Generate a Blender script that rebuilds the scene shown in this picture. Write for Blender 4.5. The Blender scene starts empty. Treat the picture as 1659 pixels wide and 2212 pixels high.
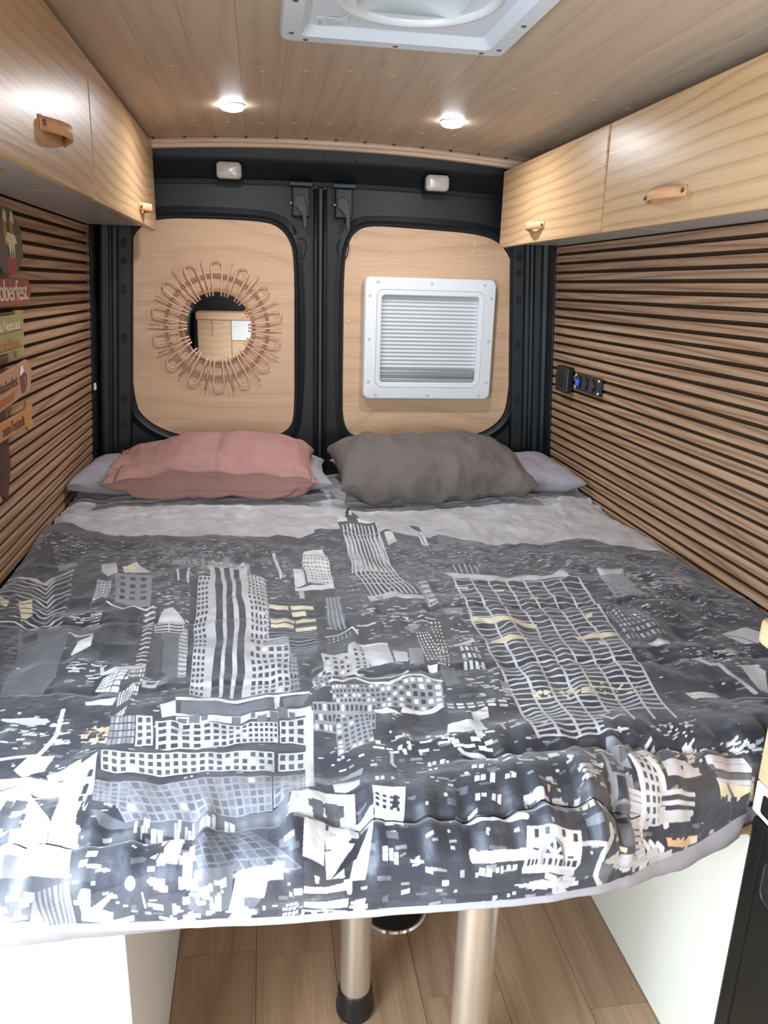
import bpy, bmesh, math, random
import numpy as np
from mathutils import Vector, Matrix

C = bpy.context.scene.collection
SC = bpy.context.scene

# ------------------------------------------------------------------ camera
cam_d = bpy.data.cameras.new('camera'); cam = bpy.data.objects.new('camera', cam_d); C.objects.link(cam)
cam_d.sensor_fit = 'VERTICAL'; cam_d.sensor_height = 36.0; cam_d.sensor_width = 27.0
cam_d.lens = 1650.0 / 2212.0 * 36.0; cam_d.clip_start = .02
def camera_axes(pitch, yaw, roll):
    f = np.array([math.sin(yaw) * math.cos(pitch), math.cos(yaw) * math.cos(pitch), -math.sin(pitch)])
    r = np.array([math.cos(yaw), -math.sin(yaw), 0.0]); u = np.cross(r, f)
    c, s = math.cos(roll), math.sin(roll)
    return c * r + s * u, -s * r + c * u, f
r_, u_, f_ = camera_axes(*[math.radians(a) for a in (16.41, 9.38, 1.64)])
cam.matrix_world = Matrix(((r_[0], u_[0], -f_[0], 0), (r_[1], u_[1], -f_[1], 0), (r_[2], u_[2], -f_[2], 1.40), (0, 0, 0, 1)))
SC.camera = cam

# ------------------------------------------------------------------ world, daylight, exposure
world = bpy.data.worlds.new('daylight'); SC.world = world; world.use_nodes = True
bg = world.node_tree.nodes['Background']; bg.inputs[0].default_value = (.80, .91, 1.0, 1); bg.inputs[1].default_value = .8
def area(name, loc, rot, sx, sy, power, color, spread=math.pi, shape='RECTANGLE'):
    l = bpy.data.lights.new(name, 'AREA'); l.shape = shape; l.size = sx; l.size_y = sy; l.energy = power; l.color = color
    o = bpy.data.objects.new(name, l); o.location = loc; o.rotation_euler = rot; C.objects.link(o)
    l.spread = spread
    return o
# open sliding door on the left of the camera lets the daylight in
area('sliding_door_daylight', (-.70, .30, .95), (0, -math.pi / 2 + math.radians(34), 0), 1.15, 1.1, 68, (.74, .87, 1.0))
area('windscreen_fill', (.70, -1.72, 1.35), (-math.pi / 2, 0, math.pi), 1.1, .5, 34, (.92, .97, 1.0))  # front fill added at the unseen windscreen, raised to brighten the ceiling
area('ceiling_fill', (-.68, .28, .40), (0, -math.pi / 2 - math.radians(38), 0), .6, 1.1, 13, (.90, .95, 1.0))  # added upward lamp in place of ground bounce, brightens ceiling and right cabinets
SC.view_settings.view_transform = 'Standard'; SC.view_settings.look = 'None'; SC.view_settings.gamma = 1.0
SC.view_settings.use_curve_mapping = False; SC.view_settings.exposure = 0.08
SC.cycles.use_denoising = True; SC.cycles.max_bounces = 10; SC.cycles.sample_clamp_indirect = 6.0

# ------------------------------------------------------------------ helpers
def lin(h):
    c = [int(h[i:i + 2], 16) / 255 for i in (0, 2, 4)]
    return tuple(x / 12.92 if x <= .04045 else ((x + .055) / 1.055) ** 2.4 for x in c) + (1,)
def mat(name, col, rough=.5, metal=0, coat=0, bump=0, bscale=60, spec=.5, emit=None, strength=0, var=.06, trans=0, vscale=6):
    m = bpy.data.materials.new(name); m.use_nodes = True; nt = m.node_tree; n = nt.nodes; b = n['Principled BSDF']
    b.inputs['Roughness'].default_value = rough; b.inputs['Metallic'].default_value = metal
    b.inputs['Coat Weight'].default_value = coat; b.inputs['Coat Roughness'].default_value = .2; b.inputs['Specular IOR Level'].default_value = spec
    tc = n.new('ShaderNodeTexCoord'); nz = n.new('ShaderNodeTexNoise'); nz.inputs['Scale'].default_value = vscale; nz.inputs['Detail'].default_value = 4
    nt.links.new(tc.outputs['Object'], nz.inputs['Vector'])
    rmp = n.new('ShaderNodeValToRGB'); c = lin(col) if isinstance(col, str) else col
    rmp.color_ramp.elements[0].position = .3; rmp.color_ramp.elements[1].position = .7
    rmp.color_ramp.elements[0].color = tuple(x * (1 - var) for x in c[:3]) + (1,); rmp.color_ramp.elements[1].color = tuple(min(1, x * (1 + var)) for x in c[:3]) + (1,)
    nt.links.new(nz.outputs['Fac'], rmp.inputs['Fac']); nt.links.new(rmp.outputs['Color'], b.inputs['Base Color'])
    if bump:
        n2 = n.new('ShaderNodeTexNoise'); n2.inputs['Scale'].default_value = bscale; n2.inputs['Detail'].default_value = 3
        nt.links.new(tc.outputs['Object'], n2.inputs['Vector'])
        bp = n.new('ShaderNodeBump'); bp.inputs['Strength'].default_value = bump; bp.inputs['Distance'].default_value = .004
        nt.links.new(n2.outputs['Fac'], bp.inputs['Height']); nt.links.new(bp.outputs['Normal'], b.inputs['Normal'])
    if trans: b.inputs['Transmission Weight'].default_value = trans
    if emit: b.inputs['Emission Color'].default_value = lin(emit); b.inputs['Emission Strength'].default_value = strength
    return m
def wood(name, light, dark, axis='Y', bands=9.0, distort=5.0, stretch=.10, rough=.45, coat=0.0, band_dir='Z', contrast=1.0, pores=.5, bump=.15, tint=.12, pinch=.25, knots=0):
    """Grain running along one axis: warped growth rings plus fine pores, shifted piece by piece."""
    m = bpy.data.materials.new(name); m.use_nodes = True; nt = m.node_tree; n = nt.nodes; lk = nt.links.new; b = n['Principled BSDF']
    b.inputs['Roughness'].default_value = rough; b.inputs['Coat Weight'].default_value = coat; b.inputs['Coat Roughness'].default_value = .28
    tc = n.new('ShaderNodeTexCoord'); oi = n.new('ShaderNodeObjectInfo')
    off = n.new('ShaderNodeVectorMath'); off.operation = 'MULTIPLY_ADD'
    cmb = n.new('ShaderNodeCombineXYZ')
    for i in range(3): lk(oi.outputs['Random'], cmb.inputs[i])
    off.inputs[1].default_value = (7.3, 11.7, 5.9); lk(cmb.outputs[0], off.inputs[0]); lk(tc.outputs['Object'], off.inputs[2])
    mp = n.new('ShaderNodeMapping'); s = [1, 1, 1]; s['XYZ'.index(axis)] = stretch; mp.inputs['Scale'].default_value = s; lk(off.outputs[0], mp.inputs['Vector'])
    wv = n.new('ShaderNodeTexNoise'); wv.inputs['Scale'].default_value = 2.6; wv.inputs['Detail'].default_value = 1.5; lk(mp.outputs[0], wv.inputs['Vector'])
    ring = n.new('ShaderNodeMath'); ring.operation = 'MULTIPLY'; ring.inputs[1].default_value = distort; lk(wv.outputs['Fac'], ring.inputs[0])
    sp = n.new('ShaderNodeSeparateXYZ'); lk(off.outputs[0], sp.inputs[0])
    bz = n.new('ShaderNodeMath'); bz.operation = 'MULTIPLY_ADD'; bz.inputs[1].default_value = bands; lk(sp.outputs['XYZ'.index(band_dir)], bz.inputs[0]); lk(ring.outputs[0], bz.inputs[2])
    fr = n.new('ShaderNodeMath'); fr.operation = 'FRACT'; lk(bz.outputs[0], fr.inputs[0])
    r1 = n.new('ShaderNodeValToRGB'); e = r1.color_ramp.elements
    L, D = lin(light), lin(dark); mid = tuple(L[i] * .55 + D[i] * .45 for i in range(3)) + (1,); dk = tuple(L[i] * (1 - contrast) + D[i] * contrast for i in range(3)) + (1,)
    e[0].position = 0; e[0].color = dk; e[1].position = pinch; e[1].color = tuple(L[i] * (1 - .5 * contrast) + mid[i] * .5 * contrast for i in range(3)) + (1,)
    e2 = e.new(.62); e2.color = L; e3 = e.new(.93); e3.color = tuple(L[i] * (1 - contrast * .6) + D[i] * contrast * .6 for i in range(3)) + (1,); e4 = e.new(1.0); e4.color = dk
    lk(fr.outputs[0], r1.inputs['Fac'])
    mp2 = n.new('ShaderNodeMapping'); s2 = [150, 150, 150]; s2['XYZ'.index(axis)] = 5; mp2.inputs['Scale'].default_value = s2; lk(off.outputs[0], mp2.inputs['Vector'])
    po = n.new('ShaderNodeTexNoise'); po.inputs['Scale'].default_value = 1; po.inputs['Detail'].default_value = 3; lk(mp2.outputs[0], po.inputs['Vector'])
    pr = n.new('ShaderNodeMapRange'); pr.inputs[1].default_value = .35; pr.inputs[2].default_value = .7; pr.inputs[3].default_value = 1 - .28 * pores; pr.inputs[4].default_value = 1 + .10 * pores; lk(po.outputs['Fac'], pr.inputs[0])
    ti = n.new('ShaderNodeMapRange'); ti.inputs[3].default_value = 1 - tint; ti.inputs[4].default_value = 1 + tint * .6; lk(oi.outputs['Random'], ti.inputs[0])
    mu = n.new('ShaderNodeMath'); mu.operation = 'MULTIPLY'; lk(pr.outputs[0], mu.inputs[0]); lk(ti.outputs[0], mu.inputs[1])
    sc = n.new('ShaderNodeVectorMath'); sc.operation = 'SCALE'; lk(r1.outputs['Color'], sc.inputs[0]); lk(mu.outputs[0], sc.inputs['Scale'])
    last = sc.outputs[0]
    if knots:
        mk = n.new('ShaderNodeMapping'); sk = [9, 9, 9]; sk['XYZ'.index(axis)] = 3.2; mk.inputs['Scale'].default_value = sk; lk(off.outputs[0], mk.inputs['Vector'])
        vo = n.new('ShaderNodeTexVoronoi'); vo.inputs['Scale'].default_value = 1; lk(mk.outputs[0], vo.inputs['Vector'])
        kr = n.new('ShaderNodeMapRange'); kr.inputs[1].default_value = .05; kr.inputs[2].default_value = .13; kr.inputs[3].default_value = knots; kr.inputs[4].default_value = 0; lk(vo.outputs['Distance'], kr.inputs[0])
        kx = n.new('ShaderNodeMix'); kx.data_type = 'RGBA'; lk(kr.outputs[0], kx.inputs[0]); lk(last, kx.inputs[6]); kx.inputs[7].default_value = tuple(x * .75 for x in D[:3]) + (1,); last = kx.outputs[2]
    lk(last, b.inputs['Base Color'])
    bp = n.new('ShaderNodeBump'); bp.inputs['Strength'].default_value = bump; bp.inputs['Distance'].default_value = .002; lk(po.outputs['Fac'], bp.inputs['Height']); lk(bp.outputs['Normal'], b.inputs['Normal'])
    return m

ORIGIN = {}
class Mesh:
    """Collects shapes in world coordinates and links them as ONE mesh object."""
    def __init__(s): s.v = []; s.f = []
    def add(s, v, f):
        k = len(s.v); s.v += [tuple(p) for p in v]; s.f += [tuple(i + k for i in q) for q in f]; return s
    def box(s, x0, x1, y0, y1, z0, z1, lean=None):
        P = [(x, y, z) for z in (z0, z1) for y in (y0, y1) for x in (x0, x1)]
        if lean: P = [(x + lean(z), y, z) for x, y, z in P]
        return s.add(P, [(0, 2, 3, 1), (4, 5, 7, 6), (0, 1, 5, 4), (2, 6, 7, 3), (0, 4, 6, 2), (1, 3, 7, 5)])
    def tube(s, pts, r, n=8, closed=False, cap=True):
        P = [Vector(p) for p in pts]; N = len(P); rings = []
        up = None
        for i in range(N):
            a = P[i - 1] if (i or closed) else P[i]; b = P[(i + 1) % N] if (i < N - 1 or closed) else P[i]
            t = (b - a).normalized()
            if up is None: up = t.orthogonal().normalized()
            up = (up - t * up.dot(t)).normalized(); w = t.cross(up); rr = r[i] if hasattr(r, '__len__') else r
            rings.append([P[i] + (up * math.cos(q) + w * math.sin(q)) * rr for q in [2 * math.pi * k / n for k in range(n)]])
        v = [p for R in rings for p in R]; f = []
        for i in range(N if closed else N - 1):
            j = (i + 1) % N
            for k in range(n): f.append((i * n + k, i * n + (k + 1) % n, j * n + (k + 1) % n, j * n + k))
        if cap and not closed: f += [tuple(reversed(range(n))), tuple((N - 1) * n + k for k in range(n))]
        return s.add(v, f)
    def prism(s, pts, a, b, axis='Y'):
        """Closed outline extruded from a to b along an axis; the outline is given in the other two axes."""
        def P(p, t): return {'Y': (p[0], t, p[1]), 'X': (t, p[0], p[1]), 'Z': (p[0], p[1], t)}[axis]
        n = len(pts); v = [P(p, a) for p in pts] + [P(p, b) for p in pts]
        return s.add(v, [tuple(range(n)), tuple(range(2 * n - 1, n - 1, -1))] + [(i, i + n, (i + 1) % n + n, (i + 1) % n) for i in range(n)])
    def lathe(s, prof, c, axis='Z', n=24):
        v = []; f = []
        for (r, h) in prof:
            for k in range(n):
                q = 2 * math.pi * k / n; a, b = r * math.cos(q), r * math.sin(q)
                v.append({'Z': (c[0] + a, c[1] + b, c[2] + h), 'Y': (c[0] + a, c[1] + h, c[2] + b), 'X': (c[0] + h, c[1] + a, c[2] + b)}[axis])
        m = len(prof)
        for i in range(m - 1):
            for k in range(n): f.append((i * n + k, i * n + (k + 1) % n, (i + 1) * n + (k + 1) % n, (i + 1) * n + k))
        f += [tuple(reversed(range(n))), tuple((m - 1) * n + k for k in range(n))]
        return s.add(v, f)
    def grid(s, rows):
        m, n = len(rows), len(rows[0])
        return s.add([p for R in rows for p in R], [(i * n + j, i * n + j + 1, (i + 1) * n + j + 1, (i + 1) * n + j) for i in range(m - 1) for j in range(n - 1)])
    def build(s, name, material, parent=None, bevel=0, seg=2, smooth=False, solid=0, base=None, label=None):
        o0 = Vector(ORIGIN.get(parent.name, (0, 0, 0))) if parent else Vector(base or (0, 0, 0))
        me = bpy.data.meshes.new(name); me.from_pydata([Vector(p) - o0 for p in s.v], [], s.f); me.update()
        bm = bmesh.new(); bm.from_mesh(me); bmesh.ops.remove_doubles(bm, verts=bm.verts, dist=1e-6)
        bmesh.ops.recalc_face_normals(bm, faces=bm.faces)
        if solid: bmesh.ops.solidify(bm, geom=bm.faces[:], thickness=solid)
        if bevel:
            ed = [e for e in bm.edges if len(e.link_faces) == 2 and e.calc_face_angle(0) > .5]
            bmesh.ops.bevel(bm, geom=ed, offset=bevel, segments=seg, affect='EDGES', profile=.5, clamp_overlap=True)
        bm.to_mesh(me); bm.free()
        if smooth:
            me.polygons.foreach_set('use_smooth', [True] * len(me.polygons))
            if smooth == 'auto': me.set_sharp_from_angle(angle=math.radians(38))
        o = bpy.data.objects.new(name, me); C.objects.link(o); me.materials.append(material)
        if smooth == 'auto': wn = o.modifiers.new('even_faces', 'WEIGHTED_NORMAL'); wn.keep_sharp = True; wn.weight = 100
        if parent: o.parent = parent
        else: o.location = o0
        ORIGIN[o.name] = o0
        if label: o['label'] = label
        return o
def thing(name, label, cat, loc, group=None):
    o = bpy.data.objects.new(name, None); o.empty_display_size = .05; C.objects.link(o); o.location = loc; ORIGIN[o.name] = Vector(loc)
    o['label'] = label; o['category'] = cat
    if group: o['group'] = group
    return o
def tag(o, label, cat, group=None):
    o['label'] = label; o['category'] = cat
    if group: o['group'] = group
    return o
def structure(o, label=None):
    o['kind'] = 'structure'
    if label: o['label'] = label
    return o
def shell(name, label=None):
    o = bpy.data.objects.new(name, None); o.empty_display_size = .05; C.objects.link(o); ORIGIN[o.name] = Vector((0, 0, 0)); return structure(o, label)
def text(name, s, size, loc, rot, material, parent, depth=.0006, squash=1.0):
    cu = bpy.data.curves.new(name, 'FONT'); cu.body = s; cu.size = size; cu.extrude = depth; cu.align_x = 'CENTER'; cu.align_y = 'CENTER'; cu.space_character = .92
    tmp = bpy.data.objects.new('lettering_curve', cu); me = bpy.data.meshes.new_from_object(tmp); bpy.data.objects.remove(tmp); me.materials.clear(); me.materials.append(material)
    o = bpy.data.objects.new(name, me); C.objects.link(o); o.parent = parent
    o.location = Vector(loc) - ORIGIN[parent.name]; o.rotation_euler = rot; o.scale = (squash, 1, 1); ORIGIN[o.name] = Vector(loc); return o
def rounded(x0, x1, z0, z1, r, n=6):
    out = []
    for cx, cz, a0 in ((x1 - r, z1 - r, 0), (x0 + r, z1 - r, 90), (x0 + r, z0 + r, 180), (x1 - r, z0 + r, 270)):
        for k in range(n + 1):
            a = math.radians(a0 + 90 * k / n); out.append((cx + r * math.cos(a), cz + r * math.sin(a)))
    return out
def chaikin(p, n=2):
    for _ in range(n):
        q = []
        for i in range(len(p)):
            a, b = p[i], p[(i + 1) % len(p)]
            q += [(a[0] * .75 + b[0] * .25, a[1] * .75 + b[1] * .25), (a[0] * .25 + b[0] * .75, a[1] * .25 + b[1] * .75)]
        p = q
    return p
def lattice(nx, ny, seed):
    g = np.random.default_rng(seed).normal(size=(ny + 3, nx + 3))
    def ev(u, v):
        fx = np.clip(u, 0, 1) * nx; fy = np.clip(v, 0, 1) * ny; i = fx.astype(int); j = fy.astype(int); a = fx - i; b = fy - j
        a = a * a * (3 - 2 * a); b = b * b * (3 - 2 * b)
        return (g[j, i] * (1 - a) + g[j, i + 1] * a) * (1 - b) + (g[j + 1, i] * (1 - a) + g[j + 1, i + 1] * a) * b
    return ev

# ------------------------------------------------------------------ materials
M = {}
M['cabinet'] = wood('pale_ash_veneer', 'd0ab80', 'a88259', bands=34, distort=8, stretch=.30, rough=.38, coat=.2, contrast=.8, pores=.3, tint=.03, pinch=.10)
M['ceiling'] = wood('spruce_boards', 'ccb79f', 'b29a82', bands=16, distort=6, band_dir='X', stretch=.24, rough=.5, contrast=.42, pores=.25, tint=.05, knots=.4, bump=.1)
M['slat'] = wood('oak_slats', 'b59274', '80593f', bands=45, distort=11, stretch=.17, rough=.5, contrast=.85, pores=.7, tint=.13, bump=.25)
M['panel'] = wood('oak_ply', 'd0ac8b', 'b6906e', axis='X', bands=9, distort=9, stretch=.34, rough=.5, contrast=.5, pores=.3, tint=.02, pinch=.14)
M['trimwood'] = wood('ramin_bead', 'ecd6bf', 'd2b294', axis='X', bands=30, distort=2, stretch=.1, rough=.45, contrast=.7, tint=.02)
M['floor'] = wood('oak_vinyl_planks', 'a3866b', '7f644d', bands=14, distort=8, band_dir='X', stretch=.14, rough=.42, contrast=.5, pores=.5, tint=.10, bump=.1)
M['beech'] = wood('beech_board', 'dcb389', 'c49468', bands=18, distort=3, rough=.45, contrast=.4, tint=.02)
M['van'] = mat('dark_blue_van_paint', (.0042, .0078, .0102, 1), rough=.46, var=.12, bump=.08, bscale=300, spec=.38)
M['cab'] = mat('slate_cab_lining', (.030, .042, .058, 1), rough=.6, var=.15)
M['vandark'] = mat('black_van_paint', (.0045, .006, .007, 1), rough=.45, var=.15)
M['rubber'] = mat('black_rubber', (.004, .004, .0045, 1), rough=.6)
M['felt'] = mat('dark_brown_felt', '3b2b1d', rough=.95, var=.2, bump=.2, bscale=900, spec=.1)
M['black'] = mat('black_plastic', (.009, .009, .009, 1), rough=.38, bump=.05, bscale=500)
M['gloss'] = mat('black_enamel', (.008, .0095, .0085, 1), rough=.3, var=.1)
M['white'] = mat('white_laminate', 'e6e6e2', rough=.45, var=.02)
M['cream'] = mat('warm_white_laminate', 'd9d8cc', rough=.5, var=.02)
M['under'] = mat('grey_white_laminate', 'b4b3ac', rough=.3, var=.03)
M['plastic'] = mat('white_plastic', 'dfe2e4', rough=.32, var=.015)
M['hatch'] = mat('cool_white_plastic', 'd8dfe6', rough=.4, var=.02)
M['cap'] = mat('light_grey_screw_cap', 'bfc3c6', rough=.4)
M['woodcap'] = mat('beige_screw_cap', 'd8b795', rough=.5)
M['steel'] = mat('zinc_screw', '8a8a88', rough=.35, metal=1)
M['chrome'] = mat('chrome', 'd8d8d8', rough=.12, metal=1)
M['champagne'] = mat('satin_champagne_metal', 'd8d0c2', rough=.33, metal=.85, var=.03)
M['mirror'] = mat('mirror_glass', 'f2f4f4', rough=.01, metal=1, var=0)
M['rattan'] = mat('peeled_rattan', 'd8b096', rough=.5, var=.18, vscale=60)
M['rattan2'] = mat('brown_wrapped_rattan', 'b27e5c', rough=.55, var=.2, vscale=80)
M['leather'] = mat('tan_leather', 'd79f74', rough=.55, var=.06, bump=.1, bscale=300)
M['lens'] = mat('frosted_lamp_lens', 'b9b5ab', rough=.25, var=.12, vscale=60, coat=.4)
M['led'] = mat('lit_led', 'ffffff', emit='f4f8ff', strength=40)
M['display'] = mat('blue_display', '0a1440', emit='2b50ff', strength=1.2)
M['yellow'] = mat('yellow_plastic', 'd8a022', rough=.4)
M['pink'] = mat('dusty_pink_cotton', 'a67e77', rough=.85, var=.05, bump=.12, bscale=700, spec=.2)
M['charcoal'] = mat('taupe_grey_cotton', '6a625f', rough=.85, var=.05, bump=.12, bscale=700, spec=.2)
M['palegrey'] = mat('pale_grey_cotton', '9a969e', rough=.85, var=.05, bump=.12, bscale=700, spec=.2)
M['lining'] = mat('grey_polyester_lining', 'a2a0a6', rough=.75, var=.05, bump=.15, bscale=120, spec=.2)
M['foam'] = mat('mattress_ticking', 'b9b6b4', rough=.9)
M['metalgrey'] = mat('grey_bracket', (.022, .027, .033, 1), rough=.45)
M['signred'] = mat('painted_red_board', '9c4a48', rough=.6, var=.1); M['signgreen'] = mat('painted_olive_board', '9a9058', rough=.6, var=.12)
M['signdark'] = mat('painted_dark_disc', '5e5a48', rough=.6, var=.15); M['signpost'] = mat('dark_red_brown_post', '50302a', rough=.65, var=.15)
M['signtan'] = mat('natural_board', 'b58a6c', rough=.6, var=.1); M['signorange'] = mat('orange_board', 'b9824f', rough=.6, var=.1)
M['ivory'] = mat('ivory_paint', 'd8ccaa', rough=.6); M['signbrown'] = mat('brown_paint', '6e4432', rough=.6); M['sausage'] = mat('sausage_paint', 'b0784c', rough=.6)
M['rust'] = mat('rust_paint', 'a85f35', rough=.6)
def dome_material():
    m = bpy.data.materials.new('translucent_acrylic'); m.use_nodes = True; nt = m.node_tree; n = nt.nodes; b = n['Principled BSDF']; out = n['Material Output']
    b.inputs['Base Color'].default_value = lin('7c8676'); b.inputs['Roughness'].default_value = .25
    t = n.new('ShaderNodeBsdfTranslucent'); t.inputs[0].default_value = lin('6f7a6b'); mx = n.new('ShaderNodeMixShader'); mx.inputs[0].default_value = .45
    nz = n.new('ShaderNodeTexNoise'); nz.inputs['Scale'].default_value = 7; tc = n.new('ShaderNodeTexCoord'); nt.links.new(tc.outputs['Object'], nz.inputs['Vector'])
    mr = n.new('ShaderNodeMapRange'); mr.inputs[3].default_value = .3; mr.inputs[4].default_value = .6; nt.links.new(nz.outputs['Fac'], mr.inputs[0]); nt.links.new(mr.outputs[0], mx.inputs[0])
    nt.links.new(b.outputs[0], mx.inputs[1]); nt.links.new(t.outputs[0], mx.inputs[2]); nt.links.new(mx.outputs[0], out.inputs[0]); return m
M['dome'] = dome_material()

# ================================================================== the van shell
CX = .25                                        # the middle of the van
half = lambda z: .845 - (z - .78) * .06          # walls lean inwards towards the roof
ceil_z = lambda x: 1.862 - .070 * (x - CX) ** 2
def leaner(side): return lambda z: side * (half(z) - half(0))

# floor of vinyl planks
floor = structure(Mesh().box(-.75, 1.25, -1.7, 2.95, -.03, -.004).build('floor', M['floor']))
random.seed(3)
plank_w, edges = .168, [-.20 + .168 * k for k in range(-3, 9)]
for i, x in enumerate(edges[:-1]):
    y = -1.7 - random.uniform(0, 1.0) if i != 6 else -1.25
    while y < 2.9:
        a, b = max(y, -1.7), min(y + 1.22, 2.9)
        if b - a > .05: Mesh().box(x + .0006, x + plank_w - .0006, a + .0006, b - .0006, -.004, 0).build('plank', M['floor'], floor)
        y += 1.22

# roof: outer skin with a square hole for the roof hatch, and boards below it
HX0, HX1, HY0, HY1 = .065, .455, 1.215, 1.605
def roof_strip(xa, xb, ya, yb, dz, th, n=6):
    m = Mesh(); xs = [xa + (xb - xa) * k / n for k in range(n + 1)]
    v = [(x, y, ceil_z(x) + dz + t) for t in (0, th) for y in (ya, yb) for x in xs]; k = n + 1
    f = []
    for i in range(n):
        f += [(i, i + 1, k + i + 1, k + i), (2 * k + i, 3 * k + i, 3 * k + i + 1, 2 * k + i + 1), (i, 2 * k + i, 2 * k + i + 1, i + 1), (k + i, k + i + 1, 3 * k + i + 1, 3 * k + i)]
    f += [(0, k, 3 * k, 2 * k), (n, 2 * k + n, 3 * k + n, k + n)]
    return m.add(v, f)
skin = Mesh()
for a in ((-.75, HX0, -1.7, 2.95), (HX1, 1.25, -1.7, 2.95), (HX0, HX1, -1.7, HY0), (HX0, HX1, HY1, 2.95)):
    q = roof_strip(*a, .014, .012); skin.add(q.v, q.f)
ceiling = structure(skin.build('ceiling', M['vandark']))
pitch = .0975
for k in range(-8, 11):
    xa = .065 + pitch * k; segs = [(-1.68, HY0), (HY1, 2.79)] if 0 <= k <= 3 else [(-1.68, 2.79)]
    for ya, yb in segs: roof_strip(xa + .0002, xa + pitch - .0002, ya, yb, 0, .012, 3).build('board', M['ceiling'], ceiling, bevel=.0004, seg=1)
    xm = xa + pitch * .5
    if -5 <= k <= 9:
        for yb_ in (1.93, 2.52): Mesh().box(xm - .006, xm + .006, yb_ + .02 * math.sin(k * 5), yb_ + .0022 + .02 * math.sin(k * 5), ceil_z(xm) - .0012, ceil_z(xm) + .002).build('staple', M['woodcap'], ceiling)
# wood bead closing the ceiling at the rear, bent to the roof's curve
bead = Mesh(); xs = [-.56 + .054 * k for k in range(31)]
rows = []
for x in xs:
    z = ceil_z(x); rows.append([(x, 2.772, z - .001), (x, 2.766, z - .008), (x, 2.770, z - .014), (x, 2.764, z - .020), (x, 2.770, z - .029), (x, 2.796, z - .029), (x, 2.796, z - .001)])
bead.grid([r + [r[0]] for r in rows])
structure(bead.build('trim_1', M['trimwood'], smooth='auto'))
for k in range(-5, 10):
    x = .065 + pitch * k
    Mesh().box(x - .004, x + .004, 2.758, 2.764, ceil_z(x) - .004, ceil_z(x) - .0005).build('notch', M['rubber'], ceiling)

# side walls: dark felt backing with oak slats
SP = .0305                                       # slat pitch
def leaning_panel(side, inset, th, y0, y1, z0, z1):
    m = Mesh(); P = [(CX + side * (half(z) + inset + t), y, z) for z in (z0, z1) for y in (y0, y1) for t in (0, th)]
    return m.add(P, [(0, 2, 3, 1), (4, 5, 7, 6), (0, 1, 5, 4), (2, 6, 7, 3), (0, 4, 6, 2), (1, 3, 7, 5)])
wall_left = structure(leaning_panel(-1, .0095, .03, .95, 2.95, 0, 1.875).build('wall_left', M['felt']))
wall_right = structure(leaning_panel(1, .0095, .03, -1.7, 2.95, 0, 1.875).build('wall_right', M['felt']))
for side, wall, y0, y1, gap in ((-1, wall_left, .97, 2.80, 1.5400), (1, wall_right, .95, 2.755, 1.5264)):
    first = None
    for k in range(-1, 27):
        zb = gap - SP * (k + 1) + .0048
        if first is None:
            first = leaning_panel(side, 0, .0095, y0, y1, zb, zb + SP - .0096).build('slat', M['slat'], wall, bevel=.0014, seg=1); zf = zb
        else:
            o = first.copy(); C.objects.link(o); o.parent = wall; o.location = (side * (half(zb) - half(zf)), 0, zb - zf)
Mesh().box(-.575, -.567, 2.79, 2.808, 1.028, 1.052).build('corner_clip', M['white'], wall_left, bevel=.002)

# rest of the left side: panel forward of the open sliding door, sill and lintel of the doorway
front_left = leaning_panel(-1, .011, .03, -1.7, -.45, 0, 1.875)
q = leaning_panel(-1, .011, .03, -.45, .95, 1.72, 1.875); front_left.add(q.v, q.f)
q = leaning_panel(-1, .011, .03, -.45, .95, -.03, .04); front_left.add(q.v, q.f)
structure(front_left.build('trim_2', M['vandark']))
# front of the van behind the camera, with the windscreen
fw = Mesh()
fw.box(-.75, 1.25, -1.74, -1.70, -.03, 1.06).box(-.75, .10, -1.74, -1.70, 1.06, 1.60).box(1.15, 1.25, -1.74, -1.70, 1.06, 1.60).box(-.75, 1.25, -1.74, -1.70, 1.60, 1.88)
structure(fw.build('wall_front', M['cab']))

# rear wall: header beam over the doors and both pillars
wb = Mesh(); prof = [(2.797, None), (2.803, 1.806), (2.810, 1.785), (2.842, 1.762), (2.850, 1.748), (2.862, 1.742), (2.866, 1.728), (2.93, 1.728)]
xs = [-.565 + 1.63 * k / 40 for k in range(41)]
wb.grid([[(x, y, (ceil_z(x) + .004) if z is None else z - .018 * ((x - CX) / .7) ** 2) for (y, z) in prof] for x in xs])
for side in (-1, 1):   # ribbed pillars between side wall and door
    pr = [(0.010, 2.745), (-.004, 2.748), (-.012, 2.762), (-.014, 2.79), (-.026, 2.796), (-.030, 2.812), (-.050, 2.815), (-.053, 2.833), (-.060, 2.836), (-.063, 2.849), (-.074, 2.852), (-.080, 2.862), (-.118, 2.866), (-.124, 2.874), (-.126, 2.93)]
    if side < 0: pr = [(a, b + (.045 if i < 4 else .02 if i < 7 else 0)) for i, (a, b) in enumerate(pr)]
    wb.grid([[(CX + side * (half(z) + a - .25 * (z - 1.2) * (.02 if a < -.02 else 0)), b, z) for a, b in pr] for z in (.55, .8, 1.0, 1.2, 1.4, 1.6, 1.75)])
wall_back = structure(wb.build('wall_back', M['van'], smooth='auto'))
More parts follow.
